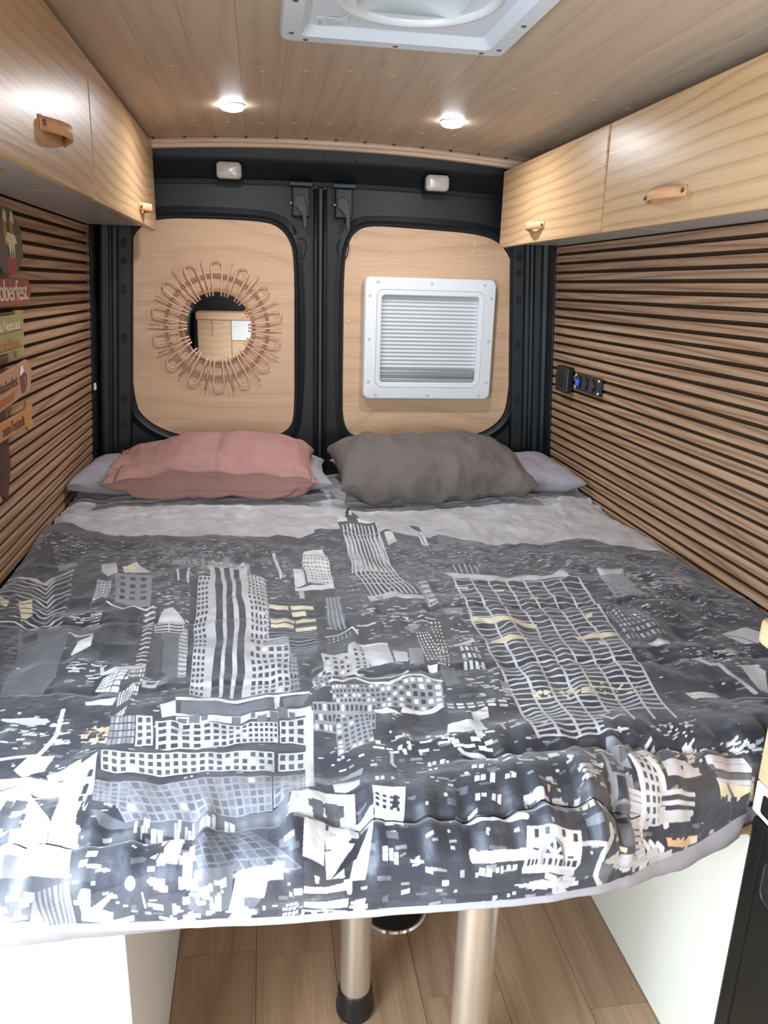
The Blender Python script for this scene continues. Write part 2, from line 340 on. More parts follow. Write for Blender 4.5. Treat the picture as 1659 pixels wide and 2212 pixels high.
# embossed strips and rows of slots in the pillars
for side in (-1, 1):
    for a, y, r in ((-.029, 2.812, .0035), (-.0515, 2.83, .0022), (-.0615, 2.846, .0025), (-.003, 2.748, .005)):
        if side < 0: y += .02 if a < -.01 else .045
        Mesh().tube([(CX + side * (half(z) + a), y - .001, z) for z in (.6, .9, 1.2, 1.5, 1.72)], r, 6).build('pillar_rib', M['van'], wall_back, smooth=True)
    for z, h in ((1.52, .030), (1.462, .022), (1.367, .032), (1.202, .032), (.99, .028), (.90, .022)):
        x = CX + side * (half(z) - .098)
        Mesh().prism([(x + p * .0095, z + q) for p, q in rounded(-1, 1, -h / 2, h / 2, .009, 4)] if False else [(x + p, z + q) for p, q in rounded(-.0085, .0085, -h / 2, h / 2, .008, 4)], 2.858, 2.866).build('slot', M['rubber'], wall_back, bevel=.0015, seg=1)
Mesh().box(.205, .232, 2.885, 2.93, .55, 1.74).build('centre_gap', M['rubber'], wall_back)
for x, r in ((.2005, .0075), (.2345, .006)): Mesh().tube([(x, 2.866, .6), (x, 2.866, 1.0), (x, 2.866, 1.4), (x, 2.866, 1.72)], r, 8).build('rubber_seal', M['rubber'], wall_back, smooth=True)
Mesh().box(.213, .224, 2.872, 2.886, .6, 1.725).build('door_edge', M['metalgrey'], wall_back, bevel=.002)
for x, z in ((.335, 1.803), (.21, 1.822), (.47, 1.785), (-.2, 1.81)): Mesh().lathe([(.0045, 0), (.0045, -.002), (.002, -.003)], (x, 2.804, z), 'Y', 10).build('screw', M['rubber'], wall_back)
Mesh().box(.205, .215, 2.798, 2.803, 1.80, 1.835).build('bracket', M['metalgrey'], wall_back, bevel=.001)
# backing outside the doors
# frosted marker lamps in the header
def lamp(x, z, label):
    t = thing('marker_lamp', label, 'lamp', (x, 2.80, z), 'frosted marker lamps on the rear header')
    Mesh().prism([(x + p, z + q) for p, q in rounded(-.046, .046, -.030, .028, .017)], 2.803, 2.86).build('housing', M['vandark'], t, bevel=.006)
    lens = Mesh(); o = rounded(-.041, .041, -.026, .026, .013)
    rows = [[(x + p * s, 2.803 - d, z + q * s) for p, q in o + [o[0]]] for s, d in ((1.0, -.002), (1.0, .006), (.93, .012), (.6, .015), (.02, .016))]
    l = lens.grid(rows).build('lens', M['lens'], t, smooth=True)
    Mesh().tube([(x + p * .86, 2.803 - .0135, z + q * .86) for p, q in o], .0016, 6, closed=True).build('lens_rib', M['lens'], l, smooth=True)
lamp(-.092, 1.757, 'frosted rectangular marker lamp above the round mirror door')
lamp(.617, 1.750, 'frosted rectangular marker lamp above the windowed door')

# ------------------------------------------------------------------ rear doors
LP = [(.005, 1.613), (.069, 1.601), (.114, 1.556), (.13, 1.486), (.129, 1.2), (.127, .938), (.113, .876), (.06, .842), (-.009, .835), (-.15, .837), (-.282, .841), (-.364, .868), (-.428, .911), (-.458, .965), (-.463, 1.2), (-.456, 1.42), (-.442, 1.51), (-.41, 1.575), (-.34, 1.609), (-.17, 1.614)]
RP = [(.398, 1.612), (.499, 1.611), (.65, 1.606), (.793, 1.599), (.883, 1.576), (.936, 1.512), (.956, 1.43), (.962, 1.2), (.960, .977), (.941, .912), (.887, .866), (.804, .835), (.6, .831), (.379, .831), (.325, .856), (.305, .912), (.302, .98), (.3015, 1.2), (.301, 1.48), (.319, 1.560), (.352, 1.598)]
def door(name, outline, x0, x1, label):
    o = chaikin(outline, 2); n = len(o); cx = sum(p[0] for p in o) / n; cz = sum(p[1] for p in o) / n
    z0, z1 = .58, 1.735
    def ray(p):                                       # where the spoke through p meets the door's rectangle
        dx, dz = p[0] - cx, p[1] - cz
        t = min(((x1 if dx > 0 else x0) - cx) / dx if abs(dx) > 1e-9 else 9e9, ((z1 if dz > 0 else z0) - cz) / dz if abs(dz) > 1e-9 else 9e9)
        return cx + dx * t, cz + dz * t
    def off(p, d):
        q = ray(p); L = math.hypot(q[0] - p[0], q[1] - p[1]); k = min(d / L, 1); return p[0] + (q[0] - p[0]) * k, p[1] + (q[1] - p[1]) * k
    rings = []
    for d, y in ((-.006, 2.905), (.001, 2.890), (.006, 2.878), (.016, 2.872), (.034, 2.878), (.040, 2.880), (.075, 2.877)):
        rings.append([(*off(p, d),) + (y,) for p in o])
    rings.append([(*ray(p), 2.877) for p in o]); rings.append([(*ray(p), 2.93) for p in o])
    m = Mesh(); m.grid([[(a, y, b) for a, b, y in R] + [(R[0][0], R[0][2], R[0][1])] for R in rings])
    for c in ((x0, z0), (x1, z0), (x0, z1), (x1, z1)):      # square off the four corners
        near = sorted(range(n), key=lambda k: math.hypot(rings[-2][k][0] - c[0], rings[-2][k][1] - c[1]))[:2]
        m.add([(c[0], 2.877, c[1])] + [(rings[-2][k][0], 2.877, rings[-2][k][1]) for k in near], [(0, 1, 2)])
    d = structure(m.build(name, M['van'], smooth='auto'), label)
    lip = Mesh().tube([(p[0], 2.886, p[1]) for p in [off(q, .004) for q in o]], .0052, 8, closed=True).build('rubber_lip', M['rubber'], d, smooth=True)
    p = Mesh().prism([off(q, -.004) for q in o], 2.889, 2.899).build('wood_panel', M['panel'], d, bevel=.0012, seg=1)
    return d, p
door_1, panel_1 = door('door_1', LP, -.53, .199, 'left rear door with a wood panel and round mirror')
door_2, panel_2 = door('door_2', RP, .236, 1.03, 'right rear door with a wood panel and window')
def caps(parent, pts, y=2.8885, r=.0052):
    for x, z in pts: Mesh().lathe([(r, .001), (r, -.0012), (r * .6, -.0022)], (x, y, z), 'Y', 10).build('screw_cap', M['woodcap'], parent)
caps(panel_1, [(-.36, 1.483), (.045, 1.479)])
caps(panel_2, [(.455, 1.585), (.455, 1.516), (.79, 1.556), (.785, 1.533), (.84, 1.447), (.325, 1.274), (.895, 1.266), (.45, .905), (.665, .913), (.555, .852)])
for d, x in ((door_1, .148), (door_2, .299)):                # latch gear at the top of each door
    la = Mesh().box(x - .030, x + .030, 2.845, 2.880, 1.625, 1.725).build('latch', M['vandark'], d, bevel=.006)
    Mesh().box(x - .040, x + .040, 2.838, 2.880, 1.724, 1.738).build('top_plate', M['metalgrey'], la, bevel=.003)
    Mesh().prism([(x + a, 1.64 + b) for a, b in ((-.022, .05), (.006, .055), (.018, .02), (.020, -.045), (.008, -.055), (.004, -.01), (-.012, .012), (-.026, .02))], 2.832, 2.847).build('hook', M['metalgrey'], la, bevel=.002)
    Mesh().tube([(x - .034, 2.848, 1.669), (x - .034, 2.842, 1.669)], .003, 8).build('pin', M['steel'], la)
    Mesh().tube([(x + a, 2.876, 1.52 + b) for a, b in chaikin([(-.02, .036), (.02, .036), (.02, -.01), (.004, -.036), (-.02, -.02)], 1)], .0022, 6, closed=True).build('embossed_shield', M['van'], d, smooth=True)
for d, x in ((door_1, -.448), (door_2, .934)):               # yellow release catches low on each door
    c = Mesh().box(x - .016, x + .016, 2.858, 2.876, .765, .800).build('release_catch', M['yellow'], d, bevel=.003, label='yellow plastic release catch')
    Mesh().box(x - .009, x + .007, 2.854, 2.860, .770, .793).build('grip', M['yellow'], c, bevel=.002)

# ------------------------------------------------------------------ window with a lowered pleated blind
window = shell('window_1', 'white framed window with lowered pleated blind on the right rear door')
wx0, wx1, wz0, wz1 = .376, .872, .992, 1.437
def frame_ring(steps, name, parent, material):
    rows = []
    for ins, y, r in steps:
        o = rounded(wx0 + ins, wx1 - ins, wz0 + ins, wz1 - ins, r, 6); rows.append([(a, y, b) for a, b in o + [o[0]]])
    return Mesh().grid(rows).build(name, material, parent, smooth='auto')
frame_ring([(0, 2.889, .022), (0, 2.862, .022), (.003, 2.853, .022), (.008, 2.849, .020), (.044, 2.847, .026), (.0455, 2.8495, .026), (.046, 2.8495, .026)], 'outer_frame', window, M['plastic'])
frame_ring([(.046, 2.852, .026), (.0465, 2.848, .026), (.048, 2.8465, .026), (.062, 2.847, .016), (.065, 2.850, .013), (.066, 2.872, .012), (.066, 2.887, .012)], 'inner_frame', window, M['plastic'])
for x, z in [(.425 + .1 * 0, 1.417), (.624, 1.417), (.823, 1.417), (.425, 1.012), (.624, 1.012), (.823, 1.012), (.397, 1.37), (.397, 1.215), (.397, 1.06), (.851, 1.37), (.851, 1.215), (.851, 1.06)]:
    s = Mesh().lathe([(.0056, .001), (.0056, -.001), (.0045, -.0016)], (x, 2.8478, z), 'Y', 12).build('screw_cap', M['cap'], window)
bx0, bx1, zt, zb = .444, .804, 1.372, 1.106
blind = Mesh(); rows = []; npl = 19
for k in range(npl * 2 + 1):
    z = zt - (zt - zb) * k / (npl * 2); y = 2.872 if k % 2 == 0 else 2.866
    rows.append([(bx0 - .006, y, z), (bx1 + .006, y, z)])
M['blind'] = mat('pleated_blind_cloth', 'cdd2d4', rough=.7, var=.02)
M['blindrail'] = mat('brushed_aluminium', 'a9afb2', rough=.3, metal=.6)
Mesh().grid(rows).build('pleated_blind', M['blind'], window)
for z, h in ((1.098, .009), (1.086, .006), (1.076, .004), (1.069, .008)):
    Mesh().box(bx0 - .005, bx1 + .005, 2.858, 2.872, z - h / 2, z + h / 2).build('blind_rail', M['blindrail'], window, bevel=.002)
Mesh().box(bx0 - .01, bx1 + .01, 2.880, 2.887, 1.05, 1.38).build('pane', M['plastic'], window)

# ------------------------------------------------------------------ roof hatch
hatch = thing('roof_hatch', 'white square roof hatch with round domed opening in the board ceiling', 'skylight', (.26, 1.41, 1.84))
hz = 1.836; fx0, fx1, fy0, fy1 = .046, .476, 1.192, 1.628
def flat_ring(steps, name, material, parent=hatch):
    rows = []
    for ins, z, r in steps:
        o = rounded(fx0 + ins, fx1 - ins, fy0 + ins, fy1 - ins, r, 6); rows.append([(a, b, z) for a, b in o + [o[0]]])
    return Mesh().grid(rows).build(name, material, parent, smooth='auto')
flange = flat_ring([(0, 1.862, .022), (0, hz + .006, .022), (.004, hz, .020), (.036, hz, .016), (.040, hz + .004, .014), (.052, hz + .016, .014)], 'flange', M['hatch'])
# plate from the square step to the round opening
o = rounded(fx0 + .052, fx1 - .052, fy0 + .052, fy1 - .052, .014, 6); hcx, hcy = .262, 1.392; hr = .130
circ = [(hcx + hr * math.cos(math.atan2(b - hcy, a - hcx)), hcy + hr * math.sin(math.atan2(b - hcy, a - hcx))) for a, b in o]
rows = [[(a, b, hz + .016) for a, b in o], [(p[0] + (q[0] - p[0]) * .5, p[1] + (q[1] - p[1]) * .5, hz + .017) for p, q in zip(o, circ)], [(a, b, hz + .018) for a, b in circ]]
Mesh().grid([R + [R[0]] for R in rows]).build('inner_plate', M['hatch'], hatch, smooth='auto')
rim = Mesh(); pr = [(.140, .0185), (.1385, .012), (.134, .008), (.128, .008), (.124, .012), (.123, .02), (.123, .08)]
rows = [[(hcx + r * math.cos(2 * math.pi * k / 64), hcy + r * math.sin(2 * math.pi * k / 64), hz + h) for k in range(65)] for r, h in pr]
rim.grid(rows).build('round_rim', M['plastic'], hatch, smooth=True)
rows = [[(hcx + r * math.cos(2 * math.pi * k / 64), hcy + r * math.sin(2 * math.pi * k / 64), hz + h + .004 * math.sin(r * 160) * (r < .1)) for k in range(65)] for r, h in [(.124, .08), (.118, .092), (.108, .104), (.09, .112), (.06, .117), (.03, .119), (.001, .12)]]
Mesh().grid(rows).build('dome', M['dome'], hatch, smooth=True)
for x, y in ((.066, 1.577), (.093, 1.610), (.262, 1.610), (.430, 1.610), (.457, 1.583), (.457, 1.44), (.066, 1.41), (.066, 1.25), (.457, 1.27), (.26, 1.21), (.42, 1.21), (.10, 1.21)):
    s = Mesh().lathe([(.0048, .001), (.0048, -.0012), (.003, -.002)], (x, y, hz), 'Z', 12).build('screw', M['steel'], hatch)
st = Mesh().prism([(.108, 1.53), (.150, 1.53), (.165, 1.50), (.165, 1.57), (.108, 1.585)], hz + .0148, hz + .0158, 'Z').build('sticker', M['plastic'], hatch)
for k in range(6): Mesh().box(.126 + k * .0055, .1285 + k * .0055, 1.532 + .003 * k, 1.572 - .002 * k, hz + .0142, hz + .0149).build('print_line', M['cap'], st)
Mesh().box(.112, .121, 1.54, 1.572, hz + .0142, hz + .0149).build('printed_mark', M['cap'], st)

# ------------------------------------------------------------------ ceiling spotlights
for x, y, label in ((-.063, 2.30, 'lit round ceiling spotlight on the left, nearest the round mirror'), (.550, 2.335, 'lit round ceiling spotlight on the right, above the windowed door')):
    z = ceil_z(x); t = thing('ceiling_spotlight', label, 'light', (x, y, z), 'lit ceiling spotlights')
    Mesh().lathe([(.0345, .001), (.0345, -.0015), (.0335, -.0025), (.031, -.0025)], (x, y, z), 'Z', 28).build('bezel', M['plastic'], t, smooth='auto')
    Mesh().lathe([(.0325, -.0022), (.0315, -.008), (.027, -.0125), (.016, -.0155), (.004, -.0162)], (x, y, z), 'Z', 28).build('lens', M['led'], t, smooth=True)
    area('spotlight_lamp', (x, y, z - .020), (0, 0, 0), .05, .05, 4.0, (.94, .965, 1.0), spread=math.radians(170), shape='DISK')

# ------------------------------------------------------------------ overhead cabinets
def cabinet(side, y0, y1, zb, zt, label, handle, group):
    xf = CX + side * .58; sg = side
    t = thing('overhead_cabinet', label, 'cabinet', (xf + sg * .1, (y0 + y1) / 2, zb), group)
    xw = lambda z: CX + sg * (half(z) + .0)
    top = zt
    body = Mesh(); P = []
    for z in (zb + .004, top):
        for y in (y0 + .001, y1 - .001): P += [(xf + sg * .020, y, z), (xw(z) - sg * .001, y, z)]
    body.add(P, [(0, 2, 3, 1), (4, 5, 7, 6), (0, 1, 5, 4), (2, 6, 7, 3), (0, 4, 6, 2), (1, 3, 7, 5)])
    body.build('body', M['under'], t)
    a, b = sorted((xf, xf + sg * .018))
    Mesh().box(a, b, y0 + .0015, y1 - .0015, zb - .010, top - .002).build('door', M['cabinet'], t, bevel=.004, seg=3)
    for q in (.35, .6, .85): Mesh().box(xf + sg * .09 - .008, xf + sg * .09 + .008, y0 + (y1 - y0) * q, y0 + (y1 - y0) * q + .004, zb + .0025, zb + .0045).build('screw', M['steel'], t)
    if handle:
        yh0, yh1, zh = handle; n = 12; st = Mesh(); rows = []; w = .0105
        for k in range(n + 1):
            q = k / n; y = yh0 + (yh1 - yh0) * q; d = .003 + .026 * max(0, math.sin(math.pi * min(1, max(0, (q - .1) / .8)))) ** .7
            rows.append([(xf - sg * d, y, zh - w), (xf - sg * (d + .0003), y, zh), (xf - sg * d, y, zh + w)])
        s = st.grid(rows).build('strap_handle', M['leather'], t, smooth=True, solid=.0028, label='tan leather strap handle')
        for y in (yh0 + .006, yh1 - .006): Mesh().lathe([(.0045, 0), (.0045, -.003), (.002, -.004)] if sg > 0 else [(.002, .004), (.0045, .003), (.0045, 0)], (xf - sg * .0055, y, zh), 'X', 10).build('screw', M['steel'], s)
    return t
L_, R_ = 'overhead cabinets along the left wall', 'overhead cabinets along the right wall'
cabinet(-1, .97, 1.775, 1.566, 1.826, 'long left overhead cabinet in pale wood, nearer the camera', (1.365, 1.535, 1.630), L_)
cabinet(-1, 1.78, 2.765, 1.566, 1.826, 'left overhead cabinet in pale wood, beside the rear doors', (2.385, 2.50, 1.600), L_)
cabinet(1, .60, 1.888, 1.552, 1.790, 'long right overhead cabinet in pale wood, nearer the camera', (1.50, 1.665, 1.598), R_)
cabinet(1, 1.893, 2.725, 1.552, 1.790, 'right overhead cabinet in pale wood, beside the rear doors', (2.285, 2.425, 1.588), R_)
# ------------------------------------------------------------------ sockets on the right wall
def wall_x(z): return CX + half(z)
so = thing('wall_socket', 'black upright socket box on the right slat wall near the door', 'socket', (wall_x(1.10), 2.585, 1.105))
zc = 1.105; xw = wall_x(zc)
Mesh().box(xw - .030, xw - .002, 2.535, 2.640, 1.062, 1.150).build('socket_box', M['black'], so, bevel=.006)
Mesh().prism([(2.588 + a, zc + b) for a, b in rounded(-.022, .022, -.028, .028, .02)], xw - .033, xw - .029, 'X').build('socket_hole', M['rubber'], so, bevel=.002)
cp = thing('control_panel', 'small black switch panel with blue display on the right slat wall', 'switch panel', (wall_x(1.10), 2.41, 1.11))
pl = Mesh().prism([(2.405 + a, 1.110 + b) for a, b in rounded(-.105, .105, -.029, .029, .008)], xw - .010, xw - .002, 'X').build('faceplate', M['black'], cp, bevel=.002)
for y, z in ((2.500, 1.13), (2.500, 1.09), (2.315, 1.13), (2.315, 1.09)): Mesh().lathe([(.002, -.004), (.0042, -.003), (.0042, 0)], (xw - .0095, y, z), 'X', 10).build('screw', M['plastic'], pl)
for y in (2.475, 2.420, 2.365): Mesh().lathe([(.012, -.006), (.020, -.006), (.021, -.003), (.021, 0)], (xw - .0095, y, 1.11), 'X', 20).build('round_insert', M['gloss'], cp, smooth='auto')
Mesh().box(xw - .0172, xw - .0155, 2.463, 2.487, 1.098, 1.118).build('display', M['display'], cp, label='small lit blue display')

# ------------------------------------------------------------------ the duvet print, drawn shape by shape on the cloth (1/4000 of its width and length)
SKYLINE = [
['F','D',[-200,1120,300,1300,2000,1500,4200,2100,4200,4100,-200,4100]],['F','K',[-200,2700,4200,2300,4200,4100,-200,4100]],['N','D',[-100,2000,700,2700,900,4000,-100,4000],60,60,30],
['N','G',[-100,1700,700,2700,700,4000,-100,4000],60,16,6],['N','L',[-100,2700,600,3000,700,4000,-100,4000],40,12,7],['N','D',[4100,2200,3400,3000,3300,4000,4100,4000],60,60,30],
['N','G',[4100,2200,3400,3000,3300,4000,4100,4000],70,16,6],['N','L',[4100,2400,3600,3000,3500,4000,4100,4000],30,12,7],
['F','D',[-400,1400,-308,1186,0,1078,132,1140,310,1276,560,1374,1118,1470,1408,1504,1770,1422,1912,1374,2220,1410,2345,1488,2488,1552,2560,1524,2830,1710,2968,1784,3252,1734,3490,1712,3672,1872,3915,2012,4199,2203,4128,2921,3585,3598,3370,4320,561,4156,-93,2213]],
['F','K',[118,2738,1050,2744,1928,2514,3192,2352,3965,2284,4054,3015,3370,4320,561,4156]],['N','M',[-284,1224,568,1414,1495,1548,2478,1590,3560,1904,3922,2052,3880,2416,2192,2390,65,2170],700,22,9],
['N','K',[-284,1224,568,1414,1495,1548,2478,1590,3560,1904,3922,2052,3880,2416,2192,2390,65,2170],420,24,8],['N','G',[-284,1224,568,1414,1495,1548,2478,1590,3560,1904,3922,2052,3880,2416,2192,2390,65,2170],900,12,4],
['N','L',[-284,1224,568,1414,1495,1548,2478,1590,3560,1904,3922,2052,3880,2416,2192,2390,65,2170],420,9,3.4],['N','Y',[-284,1224,568,1414,1495,1548,2478,1590,3560,1904,3922,2052,3880,2416,2192,2390,65,2170],20,6,4],
['N','D',[65,2170,1235,2260,2455,2378,3718,2192,3945,2952,3275,3834,2795,3680,370,3026],260,45,16],['N','M',[65,2170,1235,2260,2455,2378,3718,2192,3945,2952,3275,3834,2795,3680,370,3026],230,30,8],
['N','G',[65,2170,1235,2260,2455,2378,3718,2192,3945,2952,3275,3834,2795,3680,370,3026],420,14,5],['N','L',[65,2170,1235,2260,2455,2378,3718,2192,3945,2952,3275,3834,2795,3680,370,3026],330,9,4],
['N','Y',[65,2170,1235,2260,2455,2378,3718,2192,3945,2952,3275,3834,2795,3680,370,3026],30,7,4],['N','D',[392,3086,1620,3314,2780,3700,3275,3834,3253,4037,2373,4014,1702,4023,667,4046],90,70,40],
['N','G',[392,3086,1620,3314,2780,3700,3275,3834,3253,4037,2373,4014,1702,4023,667,4046],90,16,6],['N','L',[392,3086,1620,3314,2780,3700,3275,3834,3253,4037,2373,4014,1702,4023,667,4046],190,8,5],
['N','W',[392,3086,1620,3314,2780,3700,3275,3834,3253,4037,2373,4014,1702,4023,667,4046],60,9,6],['N','M',[392,3086,1620,3314,2780,3700,3275,3834,3253,4037,2373,4014,1702,4023,667,4046],130,16,7],
['N','G',[392,3086,1620,3314,2780,3700,3275,3834,3253,4037,2373,4014,1702,4023,667,4046],150,9,4],['N','M',[2222,1564,2905,1820,3282,2218,3248,2292,2150,2042],90,26,10],['F','L',[2195,1402,2248,1408,2252,1596,2188,1622]],
['F','D',[2190,1396,2250,1396,2245,1426,2190,1428]],['F','K',[2390,1306,2460,1320,2458,1434,2418,1394]],['F','L',[2418,1394,2458,1434,2455,1640,2405,1646]],['L','K',[2428,1430,2430,1620],3],
['F','M',[2538,1514,2605,1542,2645,1662,2520,1666]],['F','M',[2655,1632,2820,1670,2812,1764,2650,1724]],['F','M',[2825,1690,2895,1816,2838,1832,2812,1764]],['F','D',[1742,1376,1898,1384,1878,1742,1715,1730]],
['N','G',[1742,1390,1895,1400,1878,1742,1715,1730],30,12,6],['F','D',[3055,1856,3593,1966,3418,2312,2770,2172,2930,1856]],['N','G',[3045,1882,3578,1996,3418,2312,2802,2180],80,14,6],
['N','L',[3045,1882,3578,1996,3418,2312,2802,2180],30,10,4],['F','K',[2498,1956,2668,1970,2645,2134,2490,2094]],['L','L',[2518,1962,2510,2098],3],['L','L',[2550,1968,2542,2108],3],['L','L',[2582,1976,2578,2114],3],
['L','L',[2615,1984,2610,2124],3],['L','L',[2648,1992,2642,2134],3],['N','L',[-245,1284,638,1494,1608,1630,1568,2338,138,2372],260,10,3.4],['N','G',[-245,1284,638,1494,1608,1630,1562,2438,218,2594],260,14,4.5],
['N','L',[2352,1724,3502,2022,3840,2480,3760,3134,3335,3268,2932,2584,2245,2174],240,10,3.4],['N','G',[2250,1638,3502,2022,3922,2350,3805,3138,3240,3410,2808,2542,2118,2276],240,14,4.5],
['N','W',[-220,1345,1605,1668,1560,2486,245,2674],70,6,4],['N','K',[-196,1419,1600,1740,1562,2438,245,2674],60,40,26],['N','L',[-196,1419,1600,1740,1562,2438,245,2674],120,9,3.4],
['F','D',[0,1740,0,1462,75,1552,143,1506,242,1916,30,1862]],['F','K',[80,1624,135,1508,235,1832,182,1932]],['F','D',[320,1732,450,1694,512,1936,365,1944]],['F','G',[220,1746,310,1730,352,1798,262,1836]],
['F','L',[475,1764,550,1748,588,1898,550,1958,503,1894]],['F','K',[-46,1856,330,1840,413,2328,438,2516,202,2552]],['L','L',[-39,1877,32,1872,140,1928,252,2034,262,1928,338,1866],12],
['L','L',[0,1960,52,1930,160,1988,268,2086,280,1988,348,1928],5.5],['L','L',[5,1998,72,1990,178,2044,283,2136,295,2042,360,1990],5.5],['L','G',[25,2056,92,2048,195,2100,298,2186,310,2094,370,2048],5.5],
['L','L',[45,2112,110,2102,212,2154,312,2234,325,2148,380,2104],5.5],['L','L',[65,2168,130,2158,228,2206,325,2280,340,2200,390,2160],5.5],['L','G',[82,2218,148,2210,245,2258,340,2326,355,2252,400,2212],5.5],
['L','L',[103,2272,165,2262,260,2306,352,2370,368,2298,410,2266],5.5],['L','L',[120,2322,180,2308,275,2354,365,2412,382,2348,418,2314],5.5],['L','G',[138,2370,198,2360,290,2400,378,2456,395,2394,428,2364],5.5],
['L','L',[152,2416,212,2404,302,2444,390,2496,408,2438,438,2414],5.5],['L','L',[170,2464,228,2450,318,2490,400,2534,420,2480,445,2458],5.5],['L','G',[185,2506,242,2494,332,2534,413,2574,432,2524,452,2504],5.5],
['F','Y',[180,2244,238,2214,283,2380,252,2440]],['F','Y',[65,2168,135,2240,143,2306,103,2272]],['L','K',[80,2210,242,2206],5],['L','K',[98,2262,260,2262],5],['L','K',[118,2314,278,2318],5],['L','K',[135,2362,295,2372],5],
['L','K',[150,2408,312,2426],5],['F','D',[198,2538,272,2500,350,2774,375,2936,370,3022]],['N','M',[202,2552,285,2558,375,2936,370,3022],40,14,6],
['F','M',[278,2516,422,2514,505,2562,530,2752,548,2908,520,3040,370,3026,348,2890,335,2748]],['F','D',[292,2518,360,2514,382,2608,328,2644]],['F','W',[360,2810,380,2814,382,2826,365,2826]],
['F','D',[362,1946,482,1954,542,2338,450,2410]],['G','GL',[500,1994,585,2010,602,2206,530,2238],5,7,0.55,0.5,0.0],['F','L',[600,1826,670,1736,730,1826,775,1892,620,1892]],['F','Y',[598,1816,652,1786,712,1878,628,1882]],
['F','G',[580,1900,792,1956,838,2360,763,2356,652,2262]],['G','GK',[602,1932,778,1974,825,2328,658,2246],3,4,0.5,0.5,0.0],['G','GK',[878,1746,1058,1746,1068,1870,883,1790],8,3,0.4,0.6,0.0],
['F','K',[893,1878,992,1908,1000,2070,915,2064]],['L','L',[915,1880,945,2066],6],['L','L',[982,1906,998,2090],6],['F','K',[615,2260,820,2392,860,2842,748,2856,648,2724,602,2438]],
['L','W',[615,2260,705,2368,753,2342,828,2392,852,2362],6],['L','L',[828,2384,845,2372,862,2376],10],['L','L',[830,2426,848,2414,865,2418],10],['L','L',[832,2466,848,2454,868,2460],10],
['L','L',[835,2506,850,2494,870,2500],6],['L','L',[838,2546,855,2536,872,2540],6],['L','L',[840,2584,855,2572,875,2578],6],['L','L',[842,2622,858,2610,875,2614],6],['L','L',[845,2658,860,2646,878,2652],6],
['L','L',[848,2694,862,2682,880,2686],6],['L','L',[850,2728,865,2718,883,2722],6],['L','L',[852,2764,868,2754,885,2758],6],['L','L',[852,2796,870,2786,885,2790],6],['L','L',[855,2828,870,2818,888,2822],6],
['L','L',[858,2860,872,2850,890,2854],6],['N','L',[462,2316,602,2376,638,2532,508,2462],26,16,5],['N','L',[842,2190,1038,2130,1060,2378,865,2332],24,10,6],['F','L',[910,2384,955,2386,1028,2490,972,2522,893,2522]],
['F','M',[910,2538,1035,2504,1035,2928,965,2934,948,2722]],['G','LK',[1015,2540,1058,2558,1072,2936,1032,2928],5,12,0.55,0.55,0.0],['G','LK',[883,2536,1020,2502,1030,2578,895,2610],2,3,0.9,0.5,0.0],
['F','D',[885,2704,952,2656,958,2874,990,2936,920,2884]],['F','W',[572,2664,628,2614,638,2698,580,2770,570,2756]],['F','L',[510,2578,570,2600,618,2596,628,2614,545,2614]],
['G','KL',[582,2420,618,2416,622,2530,590,2542],3,5,0.8,0.35,0.0],['F','D',[570,2780,688,2728,700,2922,610,3048,568,3044,542,2848]],['N','L',[580,2842,735,2732,730,2946,602,2978],26,14,5],
['F','L',[715,2866,730,2866,738,2902,865,2866,895,2856,900,2928,763,2932,728,2924]],['G','DL',[742,2948,883,2892,883,3078,722,3022],6,5,0.86,0.8,0.0],['G','DL',[840,2910,898,2870,900,3074,852,3070],6,6,0.7,0.7,0.0],
['F','L',[893,2960,968,2956,958,3010,910,3018]],['F','D',[915,2972,958,2966,948,2994,918,2996]],['F','K',[1213,1640,1408,1678,1410,2076,1310,1984]],['F','D',[1453,1680,1515,1686,1508,2062,1455,1996]],
['F','L',[1463,1682,1482,1690,1505,2040,1490,2066]],['N','L',[1218,1652,1408,1678,1410,2056,1310,1920],8,8,5],['F','K',[1010,2106,1062,2110,1085,2564,1108,2956,1072,2952,1048,2560]],
['F','G',[1082,1790,1168,1796,1172,1724,1200,1726,1213,1798,1322,1830,1332,1954,1082,1936]],['N','L',[1092,1790,1322,1830,1322,1930,1090,1914],30,6,14],
['G','LK',[1048,2034,1108,2012,1155,3100,1102,3088],3,22,0.62,0.55,0.0],['G','LK',[1310,1952,1382,2012,1422,2674,1332,2666],4,14,0.55,0.58,0.0],['G','LK',[1382,2012,1408,2060,1428,2674,1412,2668],2,15,0.5,0.5,0.0],
['G','LK',[1332,2660,1510,2666,1492,3134,1340,3128],6,9,0.62,0.58,0.12],['G','GK',[1505,2786,1535,2850,1540,3118,1492,3134],3,9,0.6,0.55,0.0],['F','G',[1398,2686,1510,2666,1508,2718,1400,2722]],
['F','L',[1092,1870,1308,1902,1340,2646,1345,3128,1152,3106,1128,2474]],['L','K',[1138,1896,1165,2214,1185,2478,1193,2704,1193,2962,1198,3104],16],['L','K',[1193,1904,1218,2218,1240,2576,1242,2844,1245,3114],16],
['L','K',[1248,1914,1272,2222,1292,2518,1295,2782,1295,2972,1292,3124],16],['G','WG',[1632,1730,1788,1754,1778,2164,1642,2124],7,9,0.6,0.5,0.0],['F','W',[1645,1694,1765,1668,1778,1752,1632,1734]],
['G','LD',[1570,1938,1628,1936,1632,2134,1572,2168],1,9,0.2,0.4,0.0],['F','W',[1570,1938,1615,1936,1625,2136,1572,2164]],['F','W',[1570,2172,1778,2154,1775,2222,1568,2216]],
['F','K',[1615,2230,1775,2232,1770,2344,1608,2322]],['F','L',[1585,2218,1610,2220,1608,2314,1582,2312]],['F','K',[1420,2318,1658,2336,1638,2864,1522,2856,1510,2660,1422,2652]],['L','M',[1425,2344,1530,2362,1658,2358],4],
